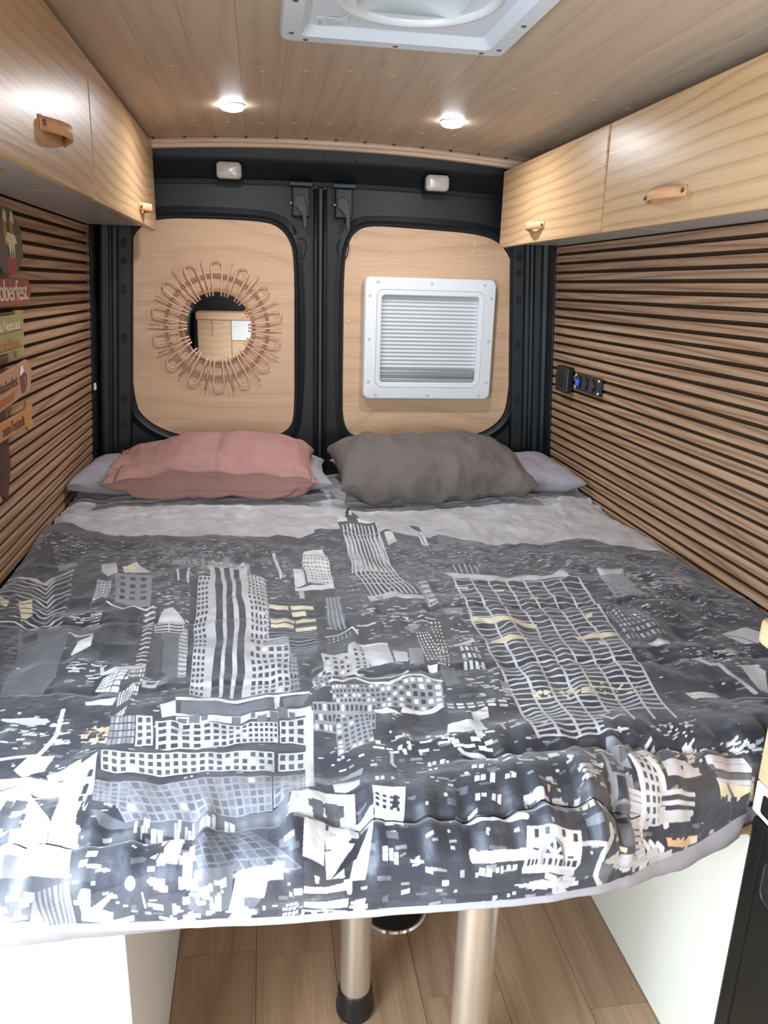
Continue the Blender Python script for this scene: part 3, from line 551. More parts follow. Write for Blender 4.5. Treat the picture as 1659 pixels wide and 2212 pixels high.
['L','M',[1425,2376,1530,2392,1655,2390],4],['L','M',[1425,2408,1528,2424,1655,2422],4],['L','M',[1425,2438,1528,2454,1652,2452],4],['L','M',[1422,2468,1525,2484,1650,2482],4],['L','M',[1422,2498,1525,2514,1650,2512],4],
['L','M',[1422,2526,1522,2542,1648,2542],4],['L','M',[1422,2554,1522,2570,1645,2570],4],['L','M',[1422,2582,1520,2598,1645,2598],4],['L','G',[1422,2610,1520,2626,1642,2626],4],['L','G',[1422,2638,1518,2652,1642,2652],4],
['L','G',[1432,2664,1518,2678,1640,2678],4],['L','G',[1445,2692,1515,2706,1638,2706],4],['L','G',[1455,2718,1515,2730,1638,2730],4],['L','G',[1468,2744,1512,2756,1635,2756],4],['L','G',[1478,2770,1512,2780,1635,2782],4],
['L','G',[1488,2796,1510,2806,1632,2806],4],['L','G',[1500,2822,1510,2828,1632,2830],4],['F','Y',[1422,2376,1530,2388,1528,2426,1422,2410]],['F','Y',[1538,2380,1645,2394,1645,2420,1538,2416]],
['F','Y',[1540,2432,1600,2432,1602,2470,1538,2460]],['F','Y',[1425,2494,1545,2498,1542,2538,1430,2534]],['F','Y',[1548,2494,1675,2510,1672,2536,1550,2540]],['F','Y',[1430,2542,1538,2554,1535,2586,1428,2574]],
['F','Y',[1545,2578,1672,2582,1658,2614,1548,2610]],['F','K',[1660,2308,1713,2322,1693,2816,1645,2852]],['F','M',[1713,2322,1788,2318,1800,2552,1718,2608]],['L','G',[1723,2322,1723,2602],5],
['L','G',[1742,2324,1745,2602],5],['L','G',[1762,2326,1765,2604],5],['L','G',[1782,2328,1785,2606],5],['F','D',[1685,2660,1818,2600,1835,2686,1772,2822,1675,2828]],['L','L',[1685,2674,1748,2650,1815,2612,1838,2672],5],
['G','DL',[1690,2682,1812,2638,1810,2684,1685,2732],6,2,0.3,0.4,0.0],['F','K',[1930,1278,2172,1294,2160,1766,2162,2046,2212,2316,1968,2318,1915,2072,1915,1568]],
['F','K',[2027,878,2042,880,2038,986,2078,1044,2060,1208,2165,1216,2152,1400,2138,2044,1910,2026,1918,1510,1900,1250,1963,1186,1995,1002]],['F','W',[1925,1102,1985,1108,1978,1220,1900,1238]],
['F','W',[2055,1116,2160,1214,2052,1224]],['F','W',[2027,964,2040,974,2035,1042,2015,1042]],['F','L',[1975,1288,1998,1298,1990,1356,1973,1350]],['L','L',[1930,1304,1930,1512,1920,2016],5],
['L','L',[1938,1458,1938,1776,1935,2062,1975,2298],4.5],['L','L',[1958,1298,1955,1514,1945,2016],5],['L','L',[1963,1458,1960,1776,1960,2064,2000,2302],4.5],['L','L',[1983,1292,1980,1516,1970,2018],5],
['L','L',[1985,1462,1983,1778,1983,2066,2027,2302],4.5],['L','L',[2007,1288,2007,1518,1995,2020],5],['L','L',[2010,1462,2005,1780,2007,2066,2052,2304],4.5],['L','L',[2033,1284,2033,1520,2020,2022],5],
['L','L',[2035,1462,2025,1782,2030,2070,2078,2308],4.5],['L','L',[2060,1278,2058,1522,2042,2024],5],['L','L',[2058,1466,2047,1782,2055,2072,2105,2308],4.5],['L','L',[2085,1272,2085,1522,2068,2024],5],
['L','L',[2082,1466,2070,1784,2080,2072,2130,2312],4.5],['L','L',[2112,1266,2110,1524,2093,2026],5],['L','L',[2105,1468,2093,1786,2105,2072,2155,2314],4.5],['L','L',[2138,1262,2135,1526,2118,2028],5],
['L','L',[2130,1470,2115,1786,2128,2076,2182,2316],4.5],['L','L',[2165,1256,2162,1526,2140,2032],5],['L','L',[2155,1472,2135,1790,2152,2078,2208,2320],4.5],['L','L',[1892,2070,2000,2072,2158,2076],5],
['L','L',[1895,2116,1992,2118,2165,2124],5],['L','L',[1898,2172,1983,2174,2175,2182],5],['G','KL',[1850,2150,1908,2132,1922,2272,1842,2284],5,3,0.3,0.4,0.0],['N','W',[1950,1622,2155,1740,2142,2270,1968,2258],10,5,5],
['L','L',[1932,1386,2030,1456,2158,1402],4],['L','L',[1918,1542,2033,1518,2150,1574],4],['F','L',[1943,2314,2052,2282,2090,2274,2130,2328,2235,2340,2238,2378,2138,2374,2082,2350,1950,2370]],
['F','G',[1983,2324,2030,2304,2015,2364,1995,2356]],['G','LK',[2250,2202,2310,2180,2298,2438,2242,2448],4,5,0.6,0.5,0.0],['L','L',[2292,2324,2365,2322],9],['L','G',[2228,2220,2248,2320,2248,2430],8],
['G','DG',[1850,2414,1910,2400,1922,2538,1870,2558],5,3,0.35,0.4,0.0],['N','L',[1902,2400,2238,2394,2220,2660,1845,2626],50,16,5],['G','DL',[2110,2686,2172,2716,2185,2954,2112,2958],5,10,0.4,0.55,0.2],
['F','G',[2068,2628,2138,2604,2142,2650,2095,2678]],['F','K',[2198,2626,2268,2604,2210,2864,2198,2806]],['F','Y',[2210,2620,2218,2620,2215,2636,2208,2634]],['F','Y',[2228,2622,2235,2622,2232,2638,2225,2636]],
['F','Y',[2245,2624,2252,2626,2250,2640,2242,2640]],['F','Y',[2205,2654,2212,2654,2210,2670,2202,2668]],['F','Y',[2222,2656,2230,2656,2228,2672,2220,2670]],['F','Y',[2240,2658,2248,2658,2245,2674,2238,2672]],
['F','Y',[2200,2688,2208,2688,2205,2702,2198,2702]],['F','Y',[2218,2690,2225,2690,2222,2704,2215,2704]],['F','Y',[2235,2692,2242,2692,2240,2706,2232,2706]],['F','Y',[2195,2720,2202,2722,2200,2736,2192,2734]],
['F','Y',[2212,2722,2220,2722,2218,2738,2210,2736]],['F','Y',[2230,2724,2238,2724,2235,2738,2228,2738]],['F','Y',[2192,2752,2198,2754,2195,2768,2188,2768]],['F','Y',[2208,2754,2215,2756,2212,2768,2205,2768]],
['F','Y',[2225,2756,2232,2756,2230,2770,2222,2770]],['F','Y',[2188,2784,2195,2784,2190,2798,2185,2796]],['F','Y',[2205,2784,2210,2786,2208,2800,2200,2800]],['F','Y',[2220,2788,2228,2788,2225,2802,2218,2802]],
['F','Y',[2182,2814,2190,2814,2188,2828,2180,2828]],['F','Y',[2200,2816,2205,2818,2202,2832,2198,2830]],['F','Y',[2215,2818,2222,2820,2220,2832,2212,2832]],['F','Y',[2178,2846,2185,2846,2182,2858,2175,2858]],
['F','Y',[2195,2846,2202,2846,2198,2862,2192,2860]],['F','Y',[2210,2850,2218,2850,2215,2862,2208,2862]],['F','Y',[2175,2874,2180,2876,2178,2888,2172,2886]],['F','Y',[2190,2876,2198,2876,2195,2890,2188,2890]],
['F','Y',[2208,2878,2212,2880,2210,2892,2202,2892]],['F','Y',[2170,2904,2178,2904,2175,2916,2168,2916]],['F','Y',[2188,2904,2192,2906,2190,2918,2182,2918]],['F','Y',[2202,2906,2210,2908,2205,2922,2200,2920]],
['F','Y',[2165,2932,2172,2932,2170,2946,2162,2946]],['F','Y',[2182,2934,2188,2936,2185,2948,2180,2946]],['F','Y',[2198,2936,2205,2936,2202,2948,2195,2948]],['F','Y',[2162,2960,2170,2960,2165,2974,2160,2972]],
['F','Y',[2178,2962,2185,2962,2182,2974,2175,2974]],['F','Y',[2192,2964,2200,2964,2198,2976,2190,2976]],['F','Y',[2158,2988,2165,2988,2162,3000,2155,3000]],['F','Y',[2175,2988,2180,2990,2178,3002,2172,3000]],
['F','Y',[2190,2990,2195,2992,2192,3004,2188,3002]],['F','Y',[2155,3014,2160,3016,2158,3028,2152,3026]],['F','Y',[2170,3016,2178,3016,2172,3030,2168,3028]],['F','Y',[2185,3018,2192,3018,2190,3030,2182,3030]],
['F','L',[1645,2852,1768,2850,1762,3060,1648,3112]],['G','LK',[1648,2872,1765,2870,1762,3050,1650,3102],4,5,0.55,0.55,0.35],['F','L',[1768,2850,1782,2762,1812,2736,1835,2766,1832,2958,1765,3038]],
['G','LK',[1788,2796,1878,2806,1862,2962,1775,3004],3,5,0.45,0.55,0.1],['F','L',[1840,2766,1965,2784,1958,2970,1855,2966]],['F','W',[1828,2750,1908,2772,1968,2770,1965,2794,1845,2784]],
['F','L',[1975,2842,2035,2882,2022,2966,1965,2964]],['F','G',[2052,2834,2120,2840,2095,2982,2025,2988]],['G','GK',[1602,3022,1658,3004,1665,3130,1608,3126],4,4,0.55,0.55,0.4],
['G','GK',[1668,3120,2135,3084,2095,3276,1660,3236],20,5,0.6,0.6,0.45],['G','GK',[1582,3198,1828,3230,1802,3374,1582,3352],14,3,0.6,0.6,0.3],
['F','K',[1680,3064,1775,3014,1912,3092,2007,3030,2142,3060,2132,3094,2000,3070,1908,3120,1775,3056,1682,3098]],['L','W',[1678,3088,1715,3096,1775,3056,1830,3096,1900,3124,1985,3074,2055,3074,2128,3112],9],
['L','L',[1688,3048,1780,3016,1822,3054,1912,3086,2007,3036],6],['F','W',[1918,3290,1932,3256,2007,3266,2062,3252,2095,3276,1990,3286]],['F','W',[1810,3264,1868,3254,1922,3300,1820,3280]],
['F','W',[2105,2984,2145,2998,2135,3036,2102,3026]],['F','K',[1908,3308,1970,3284,2040,3286,2102,3300,2065,3426,1858,3406]],['F','D',[1052,3106,1580,3138,1575,3324,1070,3258]],
['F','W',[1052,3108,1190,3114,1260,3136,1432,3142,1580,3136,1580,3150,1432,3156,1292,3160,1055,3130]],['F','M',[1075,3144,1205,3142,1292,3170,1432,3162,1430,3218,1295,3216,1082,3206]],
['F','L',[1435,3158,1458,3154,1455,3216,1438,3220]],['F','M',[1470,3166,1580,3154,1545,3204,1475,3212]],['F','L',[1065,3218,1185,3216,1443,3230,1575,3216,1578,3258,1443,3268,1070,3248]],
['N','M',[1065,3218,1572,3242,1570,3276,1070,3248],10,14,24],['G','LD',[915,3204,978,3204,1000,3372,938,3370],2,4,0.55,0.6,0.0],['G','LK',[992,3230,1445,3294,1443,3388,1015,3404],16,4,0.62,0.6,0.03],
['G','LK',[1453,3284,1550,3270,1542,3408,1450,3388],3,3,0.6,0.62,0.0],['F','L',[1552,3240,1582,3242,1552,3672,1522,3678]],['F','L',[998,3140,1055,3132,1062,3200,1138,3214,1015,3214]],
['F','D',[938,3370,1130,3424,1290,3410,1443,3398,1542,3408,1542,3434,1443,3430,1130,3440,945,3402]],['G','LD',[835,3398,1428,3438,1428,3536,858,3498],20,3,0.58,0.62,0.06],
['G','LD',[1443,3442,1538,3440,1532,3528,1440,3528],3,2,0.6,0.62,0.0],['F','D',[842,3492,1072,3546,1425,3536,1532,3538,1530,3564,1425,3554,1082,3570,850,3524]],
['G','GM',[848,3538,1418,3562,1418,3724,975,3724],19,5,0.72,0.72,0.05],['G','GM',[1425,3556,1528,3554,1518,3694,1422,3716],4,4,0.65,0.7,0.0],['G','GM',[842,3542,955,3544,975,3686,858,3628],5,5,0.7,0.72,0.0],
['F','M',[862,3676,975,3724,1182,3724,1415,3728,1472,3698,1463,3768,1188,3768,900,3736]],['N','L',[1005,3724,1338,3750,1338,3794,1015,3786],30,5,20],['F','L',[540,3502,738,3514,755,3600,690,3594,610,3548,562,3564]],
['F','W',[565,3572,633,3542,765,3732,765,3796,642,3788]],['F','W',[738,3514,825,3406,848,3560,850,3800,768,3788,763,3648]],['F','W',[572,3462,600,3406,680,3396,672,3476,615,3506]],
['F','W',[682,3490,732,3468,780,3434,790,3500,695,3514]],['N','M',[588,3632,658,3606,700,3754,633,3762],12,14,22],['N','K',[800,3520,828,3504,872,3786,850,3788],22,5,26],
['L','L',[508,3412,568,3404,630,3396,658,3292,648,3156],8],['F','L',[430,3194,512,3192,600,3200,618,3222,562,3242,435,3206]],['F','W',[705,3106,825,3086,820,3136,718,3128]],
['N','L',[448,3240,660,3204,748,3300,685,3366,490,3358],40,10,5],['F','O',[755,3280,830,3252,848,3298,840,3360,760,3332]],['N','Y',[740,3246,835,3242,845,3362,750,3342],24,9,8],
['N','K',[740,3246,835,3242,845,3362,750,3342],20,10,9],['G','DL',[822,2994,890,2946,860,3322,850,3342],6,8,0.6,0.6,0.0],['G','DG',[825,3196,912,3204,932,3360,842,3372],6,4,0.8,0.8,0.0],
['F','L',[645,3794,842,3806,855,3878,800,3880,665,3874]],['F','W',[745,3798,842,3802,852,3876,805,3878]],['F','G',[675,3830,708,3830,715,3872,685,3874]],['F','M',[665,3872,855,3878,838,3894,772,3908,748,3970,672,3970]],
['N','L',[670,3906,760,3904,742,3964,672,3964],24,12,7],['F','G',[772,3904,858,3884,876,4071,795,4065,748,3982]],['L','M',[775,3904,803,4065],3],['L','M',[788,3902,813,4065],3],['L','M',[800,3898,823,4066],3],
['L','M',[812,3896,833,4066],3],['L','M',[828,3892,844,4066],3],['L','M',[840,3890,854,4067],3],['L','M',[852,3886,865,4067],3],['G','GM',[672,3992,798,3992,810,4069,665,4063],5,2,0.8,0.8,0.0],
['F','W',[672,3970,792,3984,811,4020,813,4065,800,4065,798,3998,672,3992]],['F','W',[888,3966,883,3920,895,3902,918,3906,912,3952,970,3912,972,3920,940,3954,968,3966,965,3988,1022,3982,1022,4000,980,4000,885,3990]],
['E','W',[1018,3898,1045,3900,1015,3884]],['F','W',[1118,3806,1160,3804,1145,3868,1085,3860]],['F','L',[990,3812,1112,3806,1082,3854,1028,3840]],['N','K',[990,3812,1102,3810,1082,3854,1018,3840],30,14,7],
['N','W',[1065,3888,1112,3906,1112,3918,1065,3902],9,12,7],['F','W',[1048,3920,1052,3920,1060,3960,1055,3962]],['F','L',[1068,3938,1090,3936,1090,3940,1070,3942]],
['G','MD',[1180,3816,1340,3804,1498,3892,1210,3892],8,6,0.82,0.8,0.04],['F','M',[1195,3882,1305,3880,1292,3970,1215,3992,1172,3964]],['N','W',[1155,3858,1193,3836,1190,3910,1152,3916],14,9,12],
['F','Y',[1235,3940,1242,3938,1245,3958,1235,3960]],['F','Y',[1258,3934,1268,3934,1265,3952,1260,3952]],['N','L',[1150,3902,1282,3888,1247,4023,1111,4019],50,7,8],
['F','L',[1312,3894,1355,3886,1440,3882,1445,3906,1400,3908,1388,3944,1332,3944,1332,3982,1302,3996,1285,3980]],['F','W',[1322,3902,1382,3902,1385,3936,1328,3938]],['F','M',[1330,3946,1382,3944,1360,3972,1332,3972]],
['F','L',[1410,3896,1418,3878,1450,3878,1440,3906]],['N','W',[1288,3984,1360,3972,1331,4015,1298,4000],16,14,6],['G','DL',[1438,3972,1490,3956,1483,4017,1438,4020],4,3,0.6,0.6,0.0],
['G','GD',[1660,3288,1790,3278,1788,3434,1652,3482],6,7,0.6,0.6,0.25],['F','K',[1875,3354,1968,3306,2050,3290,2110,3354,2073,3430,1940,3428]],
['F','W',[2078,3380,2178,3380,2185,3322,2262,3304,2248,3360,2205,3366,2202,3444,2115,3460,2060,3434]],['F','L',[2268,3412,2282,3406,2280,3452,2270,3456]],
['F','W',[1480,3696,1605,3688,1682,3692,1675,3772,1730,3766,1723,3800,1458,3798]],['N','M',[1542,3738,1635,3740,1630,3784,1540,3776],12,16,14],['F','L',[1615,3642,1708,3634,1703,3664,1655,3684,1618,3680]],
['F','G',[1642,3596,1730,3568,1718,3604,1645,3614]],['F','W',[1738,3688,1845,3696,1812,3824,1732,3796]],['G','WK',[1738,3718,1825,3728,1815,3780,1730,3772],4,3,0.5,0.5,0.0],
['F','K',[1800,3724,1812,3726,1808,3766,1785,3770]],['F','W',[1510,3806,1578,3806,1562,3890,1500,3874]],['F','L',[1688,3812,1723,3806,1682,3924,1635,3924]],['N','W',[1580,3814,1670,3810,1625,3904,1585,3906],24,16,22],
['F','K',[1693,3812,1710,3814,1662,3884,1578,3918,1650,3866]],['F','W',[1502,3920,1565,3930,1632,3924,1630,3942,1565,3944,1500,3934]],['F','W',[1502,3958,1565,3968,1632,3962,1630,3988,1565,3990,1500,3976]],
['F','W',[1620,3920,1645,3918,1642,3952,1630,3952]],['G','WK',[1495,3984,1628,3998,1629,4034,1490,4025],4,1,0.6,0.75,0.0],['F','Y',[1532,3904,1548,3908,1545,3920,1535,3918]],
['G','KL',[1450,3960,1485,3952,1473,4018,1439,4016],3,4,0.7,0.7,0.2],['N','L',[1640,3966,1688,3964,1682,4021,1641,4018],14,12,6],['N','W',[1768,3422,2228,3438,2198,3540,1755,3492],34,12,9],
['F','W',[2088,3626,2105,3628,2098,3650,2080,3648]],['F','W',[2110,3632,2128,3634,2118,3658,2102,3656]],['F','W',[2150,3590,2168,3592,2160,3614,2142,3612]],['F','W',[2172,3594,2192,3596,2182,3620,2162,3618]],
['F','W',[2080,3682,2095,3684,2090,3702,2073,3702]],['F','W',[2100,3684,2115,3686,2110,3704,2093,3704]],['F','W',[2132,3686,2148,3688,2138,3716,2122,3714]],['F','W',[2178,3704,2192,3706,2188,3720,2172,3718]],
['F','W',[2200,3704,2215,3706,2208,3722,2192,3720]],['F','W',[2065,3742,2080,3742,2073,3764,2058,3764]],['F','W',[2085,3742,2100,3744,2098,3754,2082,3752]],['F','W',[2120,3746,2132,3746,2125,3766,2112,3764]],
['F','W',[2138,3748,2150,3748,2142,3770,2130,3768]],['F','W',[2052,3794,2070,3794,2065,3810,2047,3808]],['F','W',[2073,3794,2090,3796,2085,3810,2068,3808]],['F','W',[2030,3920,2045,3920,2045,3936,2027,3934]],
['F','W',[2050,3920,2065,3920,2065,3936,2047,3936]],['F','W',[2078,3918,2088,3918,2088,3928,2078,3928]],['F','W',[2093,3916,2100,3918,2100,3932,2093,3932]],['F','W',[2112,3916,2125,3918,2125,3928,2110,3926]],
['F','W',[2132,3918,2148,3918,2145,3928,2130,3928]],['F','W',[1760,3628,1772,3630,1768,3656,1755,3656]],['F','W',[1778,3630,1790,3630,1785,3654,1772,3654]],['F','W',[1812,3636,1822,3636,1820,3654,1808,3654]],
['F','W',[1738,3866,1755,3866,1750,3892,1735,3890]],['F','W',[1758,3870,1770,3870,1768,3892,1755,3890]],['F','W',[1772,3878,1785,3878,1782,3898,1770,3898]],['F','W',[1958,3554,1968,3556,1963,3582,1950,3580]],
['F','W',[1973,3556,1985,3556,1980,3578,1968,3576]],['F','W',[1948,3598,1960,3600,1958,3612,1945,3610]],['F','W',[1968,3598,1980,3600,1975,3612,1965,3610]],['F','W',[2000,3556,2015,3558,2007,3584,1992,3582]],
['F','W',[2020,3560,2030,3562,2025,3580,2015,3578]],['F','W',[1902,3404,1912,3404,1908,3426,1898,3426]],['F','W',[1915,3406,1928,3406,1922,3430,1910,3430]],['F','W',[1988,3416,2005,3418,1998,3442,1980,3440]],
['F','W',[2035,3444,2050,3446,2047,3460,2030,3460]],['F','W',[1872,3472,1888,3472,1882,3492,1868,3492]],['F','W',[1910,3474,1920,3476,1915,3496,1905,3494]],['F','W',[2045,3998,2060,3998,2062,4015,2047,4014]],
['F','W',[2075,3984,2090,3984,2090,3992,2078,3992]],['F','W',[2120,3982,2130,3984,2130,3992,2120,3990]],['F','W',[2138,3980,2148,3980,2148,3988,2138,3988]],['F','Y',[2408,3822,2422,3824,2415,3838,2402,3836]],
['F','Y',[2425,3822,2438,3824,2432,3840,2420,3838]],['F','Y',[2450,3828,2468,3832,2460,3848,2445,3844]],['F','W',[1943,3844,1950,3844,1950,3850,1943,3850]],['F','W',[2062,3846,2073,3846,2070,3854,2060,3854]],
['F','W',[2155,3852,2168,3852,2168,3860,2152,3858]],['F','W',[1940,3654,1953,3654,1950,3662,1940,3660]],['F','M',[1980,3702,2010,3704,2002,3728,1975,3724]],['F','M',[1970,3754,2000,3756,1995,3776,1965,3772]],
['F','M',[1842,3738,1868,3740,1865,3752,1840,3748]],['F','M',[2025,3706,2050,3710,2042,3732,2018,3730]],['F','M',[1755,3836,1792,3840,1790,3854,1755,3850]],['F','M',[2060,3880,2115,3884,2115,3890,2060,3886]],
['F','M',[1860,3532,1880,3534,1875,3554,1855,3552]],['L','W',[2013,3892,2015,3902,2082,3898,2170,3902],12],['L','W',[2025,3814,2088,3818,2138,3818,2195,3828],14],['F','L',[1818,3890,1858,3894,1860,3900,1820,3896]],
['F','G',[1872,3908,1928,3916,1928,3920,1890,3918]],['L','W',[2080,3524,2088,3538,2122,3548,2160,3556],8],['L','L',[1838,3510,1830,3558,1838,3574],6],['L','W',[2215,3576,2250,3568,2242,3596,2212,3600],6],
['F','W',[2255,3582,2282,3588,2280,3612,2252,3606]],['F','W',[2192,3854,2220,3854,2370,3874,2358,3934,2325,3958,2258,3940,2162,3936,2175,3898]],['F','D',[2212,3860,2228,3860,2222,3876,2208,3876]],
['F','D',[2245,3862,2258,3862,2255,3876,2242,3874]],['F','D',[2300,3868,2312,3868,2310,3882,2295,3880]],['F','D',[2340,3876,2355,3878,2352,3892,2335,3890]],['F','D',[2198,3892,2218,3894,2215,3898,2198,3896]],
['F','D',[2310,3914,2332,3916,2332,3920,2310,3918]],['G','WK',[2178,3910,2215,3910,2210,3924,2172,3926],3,1,0.68,0.8,0.0],['G','WK',[2292,3920,2352,3924,2348,3942,2290,3932],3,1,0.68,0.8,0.0],
['F','G',[2218,3924,2222,3902,2240,3884,2272,3880,2292,3892,2300,3914,2298,3932]],['F','K',[2228,3924,2232,3906,2248,3892,2270,3886,2285,3898,2292,3916,2288,3930]],['L','W',[2265,3888,2258,3928],4],
['L','W',[2242,3908,2238,3926],4],['L','W',[2278,3912,2272,3928],4],['L','W',[2232,3908,2290,3914],4],['L','W',[2245,3894,2260,3908,2282,3900],4],['L','L',[2165,3928,2258,3932,2338,3948],3],
['L','L',[2165,3930,2258,3934,2338,3952],3],['L','L',[2165,3934,2258,3936,2338,3954],3],['L','L',[2165,3936,2258,3940,2338,3956],3],['F','D',[2160,3948,2318,3966,2310,3974,2162,3962]],
['N','L',[2160,3964,2318,3976,2318,3982,2160,3968],12,14,4],['F','G',[2180,3990,2202,3992,2202,4000,2182,4000]],['F','L',[2292,3996,2325,3994,2328,4000,2300,4000]],
['N','W',[2188,4000,2248,4014,2231,4033,2198,4030],10,10,9],['F','M',[2308,3558,2343,3556,2363,3582,2320,3588]],['F','W',[2370,3622,2402,3628,2402,3660,2360,3658]],['E','W',[2428,3680,2450,3688,2432,3668]],
['F','L',[2312,3642,2358,3648,2350,3670,2315,3668]],['L','L',[2252,3626,2252,3650,2292,3666],5],['N','L',[2450,3704,2538,3736,2492,3812,2415,3766],14,16,5],['L','L',[2502,3660,2518,3700],6],
['L','G',[2218,3778,2228,3810,2343,3830],4],['N','L',[2230,3768,2375,3802,2372,3810,2222,3782],16,12,6],['F','O',[2305,3758,2315,3760,2305,3778,2298,3776]],['F','L',[2392,3796,2410,3800,2395,3834,2380,3832]],
['F','L',[2430,2056,2652,2162,2925,2230,3060,2248,3152,2188,3148,2322,3098,2294,2900,2286,2635,2246,2462,2186]],['F','K',[2640,2116,3058,2190,3073,2224,2652,2158]],
['G','KL',[2460,2172,3190,2350,2945,3712,2380,3526],1,1,0,0,0.0],['F','K',[2458,2180,3192,2346,3148,2638,3122,2898,3078,3180,3090,3300,2950,3708,2720,3622,2380,3526,2438,2996]],
['L','L',[2458,2180,2510,2210,2575,2210,2638,2218,2700,2230,2768,2228,2823,2260,2875,2294,2940,2302,3002,2316,3068,2324,3140,2314,3198,2336],5.5],
['L','L',[2448,2256,2510,2264,2573,2262,2632,2276,2698,2280,2758,2296,2808,2336,2868,2354,2935,2358,2995,2374,3062,2376,3130,2378,3178,2416],5.5],
['L','L',[2445,2316,2508,2314,2570,2318,2630,2330,2692,2336,2748,2366,2798,2402,2865,2404,2928,2414,2990,2426,3058,2426,3110,2456,3162,2484],5.5],
['L','L',[2442,2366,2508,2360,2565,2374,2625,2384,2685,2400,2735,2436,2795,2452,2860,2454,2920,2470,2985,2476,3045,2490,3095,2528,3155,2538],5.5],
['L','L',[2445,2410,2505,2414,2560,2430,2620,2438,2675,2466,2728,2494,2792,2496,2855,2504,2915,2522,2978,2530,3030,2560,3080,2590,3150,2586],5.5],
['L','L',[2442,2454,2500,2468,2558,2480,2615,2494,2665,2528,2722,2542,2790,2540,2848,2560,2908,2574,2965,2592,3015,2626,3075,2638,3145,2630],5.5],
['L','L',[2442,2504,2495,2522,2552,2534,2605,2558,2660,2582,2722,2582,2785,2588,2840,2612,2900,2624,2952,2654,3005,2682,3073,2680,3135,2684],5.5],
['L','L',[2438,2558,2492,2574,2548,2588,2600,2614,2658,2624,2722,2622,2778,2642,2832,2664,2892,2680,2940,2714,3000,2724,3070,2720,3128,2734],5.5],
['L','L',[2432,2614,2488,2624,2540,2644,2595,2664,2658,2660,2718,2670,2770,2696,2828,2712,2880,2738,2932,2764,3000,2762,3062,2768,3118,2786],5.5],
['L','L',[2428,2666,2482,2676,2535,2696,2595,2702,2658,2700,2710,2722,2762,2746,2820,2762,2870,2792,2930,2802,2998,2800,3052,2818,3108,2836],5.5],
['L','L',[2425,2712,2480,2726,2532,2740,2595,2736,2652,2746,2702,2774,2758,2792,2810,2814,2865,2836,2930,2836,2990,2846,3040,2872,3098,2886],5.5],
['L','L',[2422,2758,2475,2772,2532,2776,2593,2774,2642,2800,2695,2822,2752,2836,2802,2862,2863,2874,2928,2874,2980,2896,3032,2920,3090,2932],5.5],
['L','L',[2420,2802,2472,2812,2535,2808,2588,2820,2638,2850,2690,2866,2745,2882,2798,2904,2860,2906,2920,2918,2968,2948,3025,2964,3078,2982],5.5],
['L','L',[2418,2844,2475,2846,2530,2848,2580,2872,2630,2896,2688,2908,2738,2928,2798,2938,2860,2942,2908,2970,2960,2994,3018,3008,3068,3028],5.5],
['L','L',[2418,2882,2475,2878,2528,2892,2573,2922,2628,2934,2682,2948,2735,2966,2798,2970,2852,2986,2898,3020,2952,3036,3010,3050,3062,3068],5.5],
['L','L',[2418,2916,2472,2918,2520,2942,2568,2964,2625,2972,2678,2988,2735,2998,2792,3006,2840,3036,2890,3062,2948,3074,3000,3092,3060,3100],5.5],
['L','L',[2418,2950,2468,2962,2512,2990,2568,3000,2622,3008,2675,3024,2732,3032,2785,3050,2830,3084,2885,3100,2942,3112,2995,3130,3058,3132],5.5],
['L','L',[2415,2988,2460,3012,2510,3028,2565,3034,2618,3046,2672,3058,2730,3066,2778,3096,2823,3124,2882,3134,2935,3150,2992,3162,3052,3170],5.5],
['L','L',[2410,3032,2455,3056,2508,3062,2565,3066,2615,3082,2670,3090,2722,3110,2768,3142,2820,3158,2878,3168,2930,3186,2990,3194,3045,3210],5.5],
['L','L',[2405,3076,2452,3092,2510,3090,2560,3102,2613,3116,2668,3126,2712,3154,2760,3180,2820,3186,2872,3204,2928,3218,2985,3230,3032,3256],5.5],
['L','L',[2400,3118,2452,3120,2508,3122,2558,3138,2610,3148,2660,3166,2705,3196,2760,3210,2818,3218,2868,3238,2922,3252,2975,3270,3020,3300],5.5],
['L','L',[2398,3152,2452,3148,2505,3156,2555,3170,2605,3184,2652,3208,2700,3230,2760,3236,2812,3252,2863,3270,2918,3286,2965,3312,3012,3336],5.5],
['L','L',[2400,3178,2455,3176,2502,3192,2552,3204,2600,3222,2645,3248,2700,3258,2758,3266,2808,3286,2860,3302,2910,3322,2955,3352,3010,3364],5.5],
['L','L',[2400,3204,2450,3212,2498,3226,2548,3240,2595,3260,2642,3278,2700,3284,2752,3298,2800,3320,2852,3338,2900,3362,2948,3386,3008,3390],5.5],
['L','L',[2400,3232,2448,3246,2495,3260,2542,3274,2590,3294,2642,3304,2700,3310,2748,3332,2798,3352,2848,3372,2892,3400,2948,3410,3005,3418],5.5],
['L','L',[2398,3266,2442,3282,2492,3292,2540,3310,2588,3324,2645,3326,2695,3342,2740,3366,2792,3384,2838,3408,2888,3428,2948,3434,3000,3450],5.5],
['L','L',[2392,3302,2440,3316,2490,3324,2535,3342,2588,3348,2642,3356,2688,3378,2735,3398,2785,3418,2832,3440,2888,3452,2945,3460,2992,3482],5.5],
['L','L',[2390,3336,2438,3344,2485,3358,2535,3368,2588,3372,2638,3386,2682,3412,2732,3428,2780,3448,2830,3468,2888,3476,2938,3492,2985,3516],5.5],
['L','L',[2388,3368,2438,3372,2482,3386,2535,3390,2588,3398,2632,3422,2678,3442,2728,3458,2775,3480,2828,3492,2885,3502,2930,3526,2978,3548],5.5],
['L','L',[2388,3394,2435,3402,2482,3412,2535,3414,2582,3430,2625,3454,2675,3470,2722,3486,2772,3506,2830,3514,2878,3534,2922,3560,2972,3576],5.5],
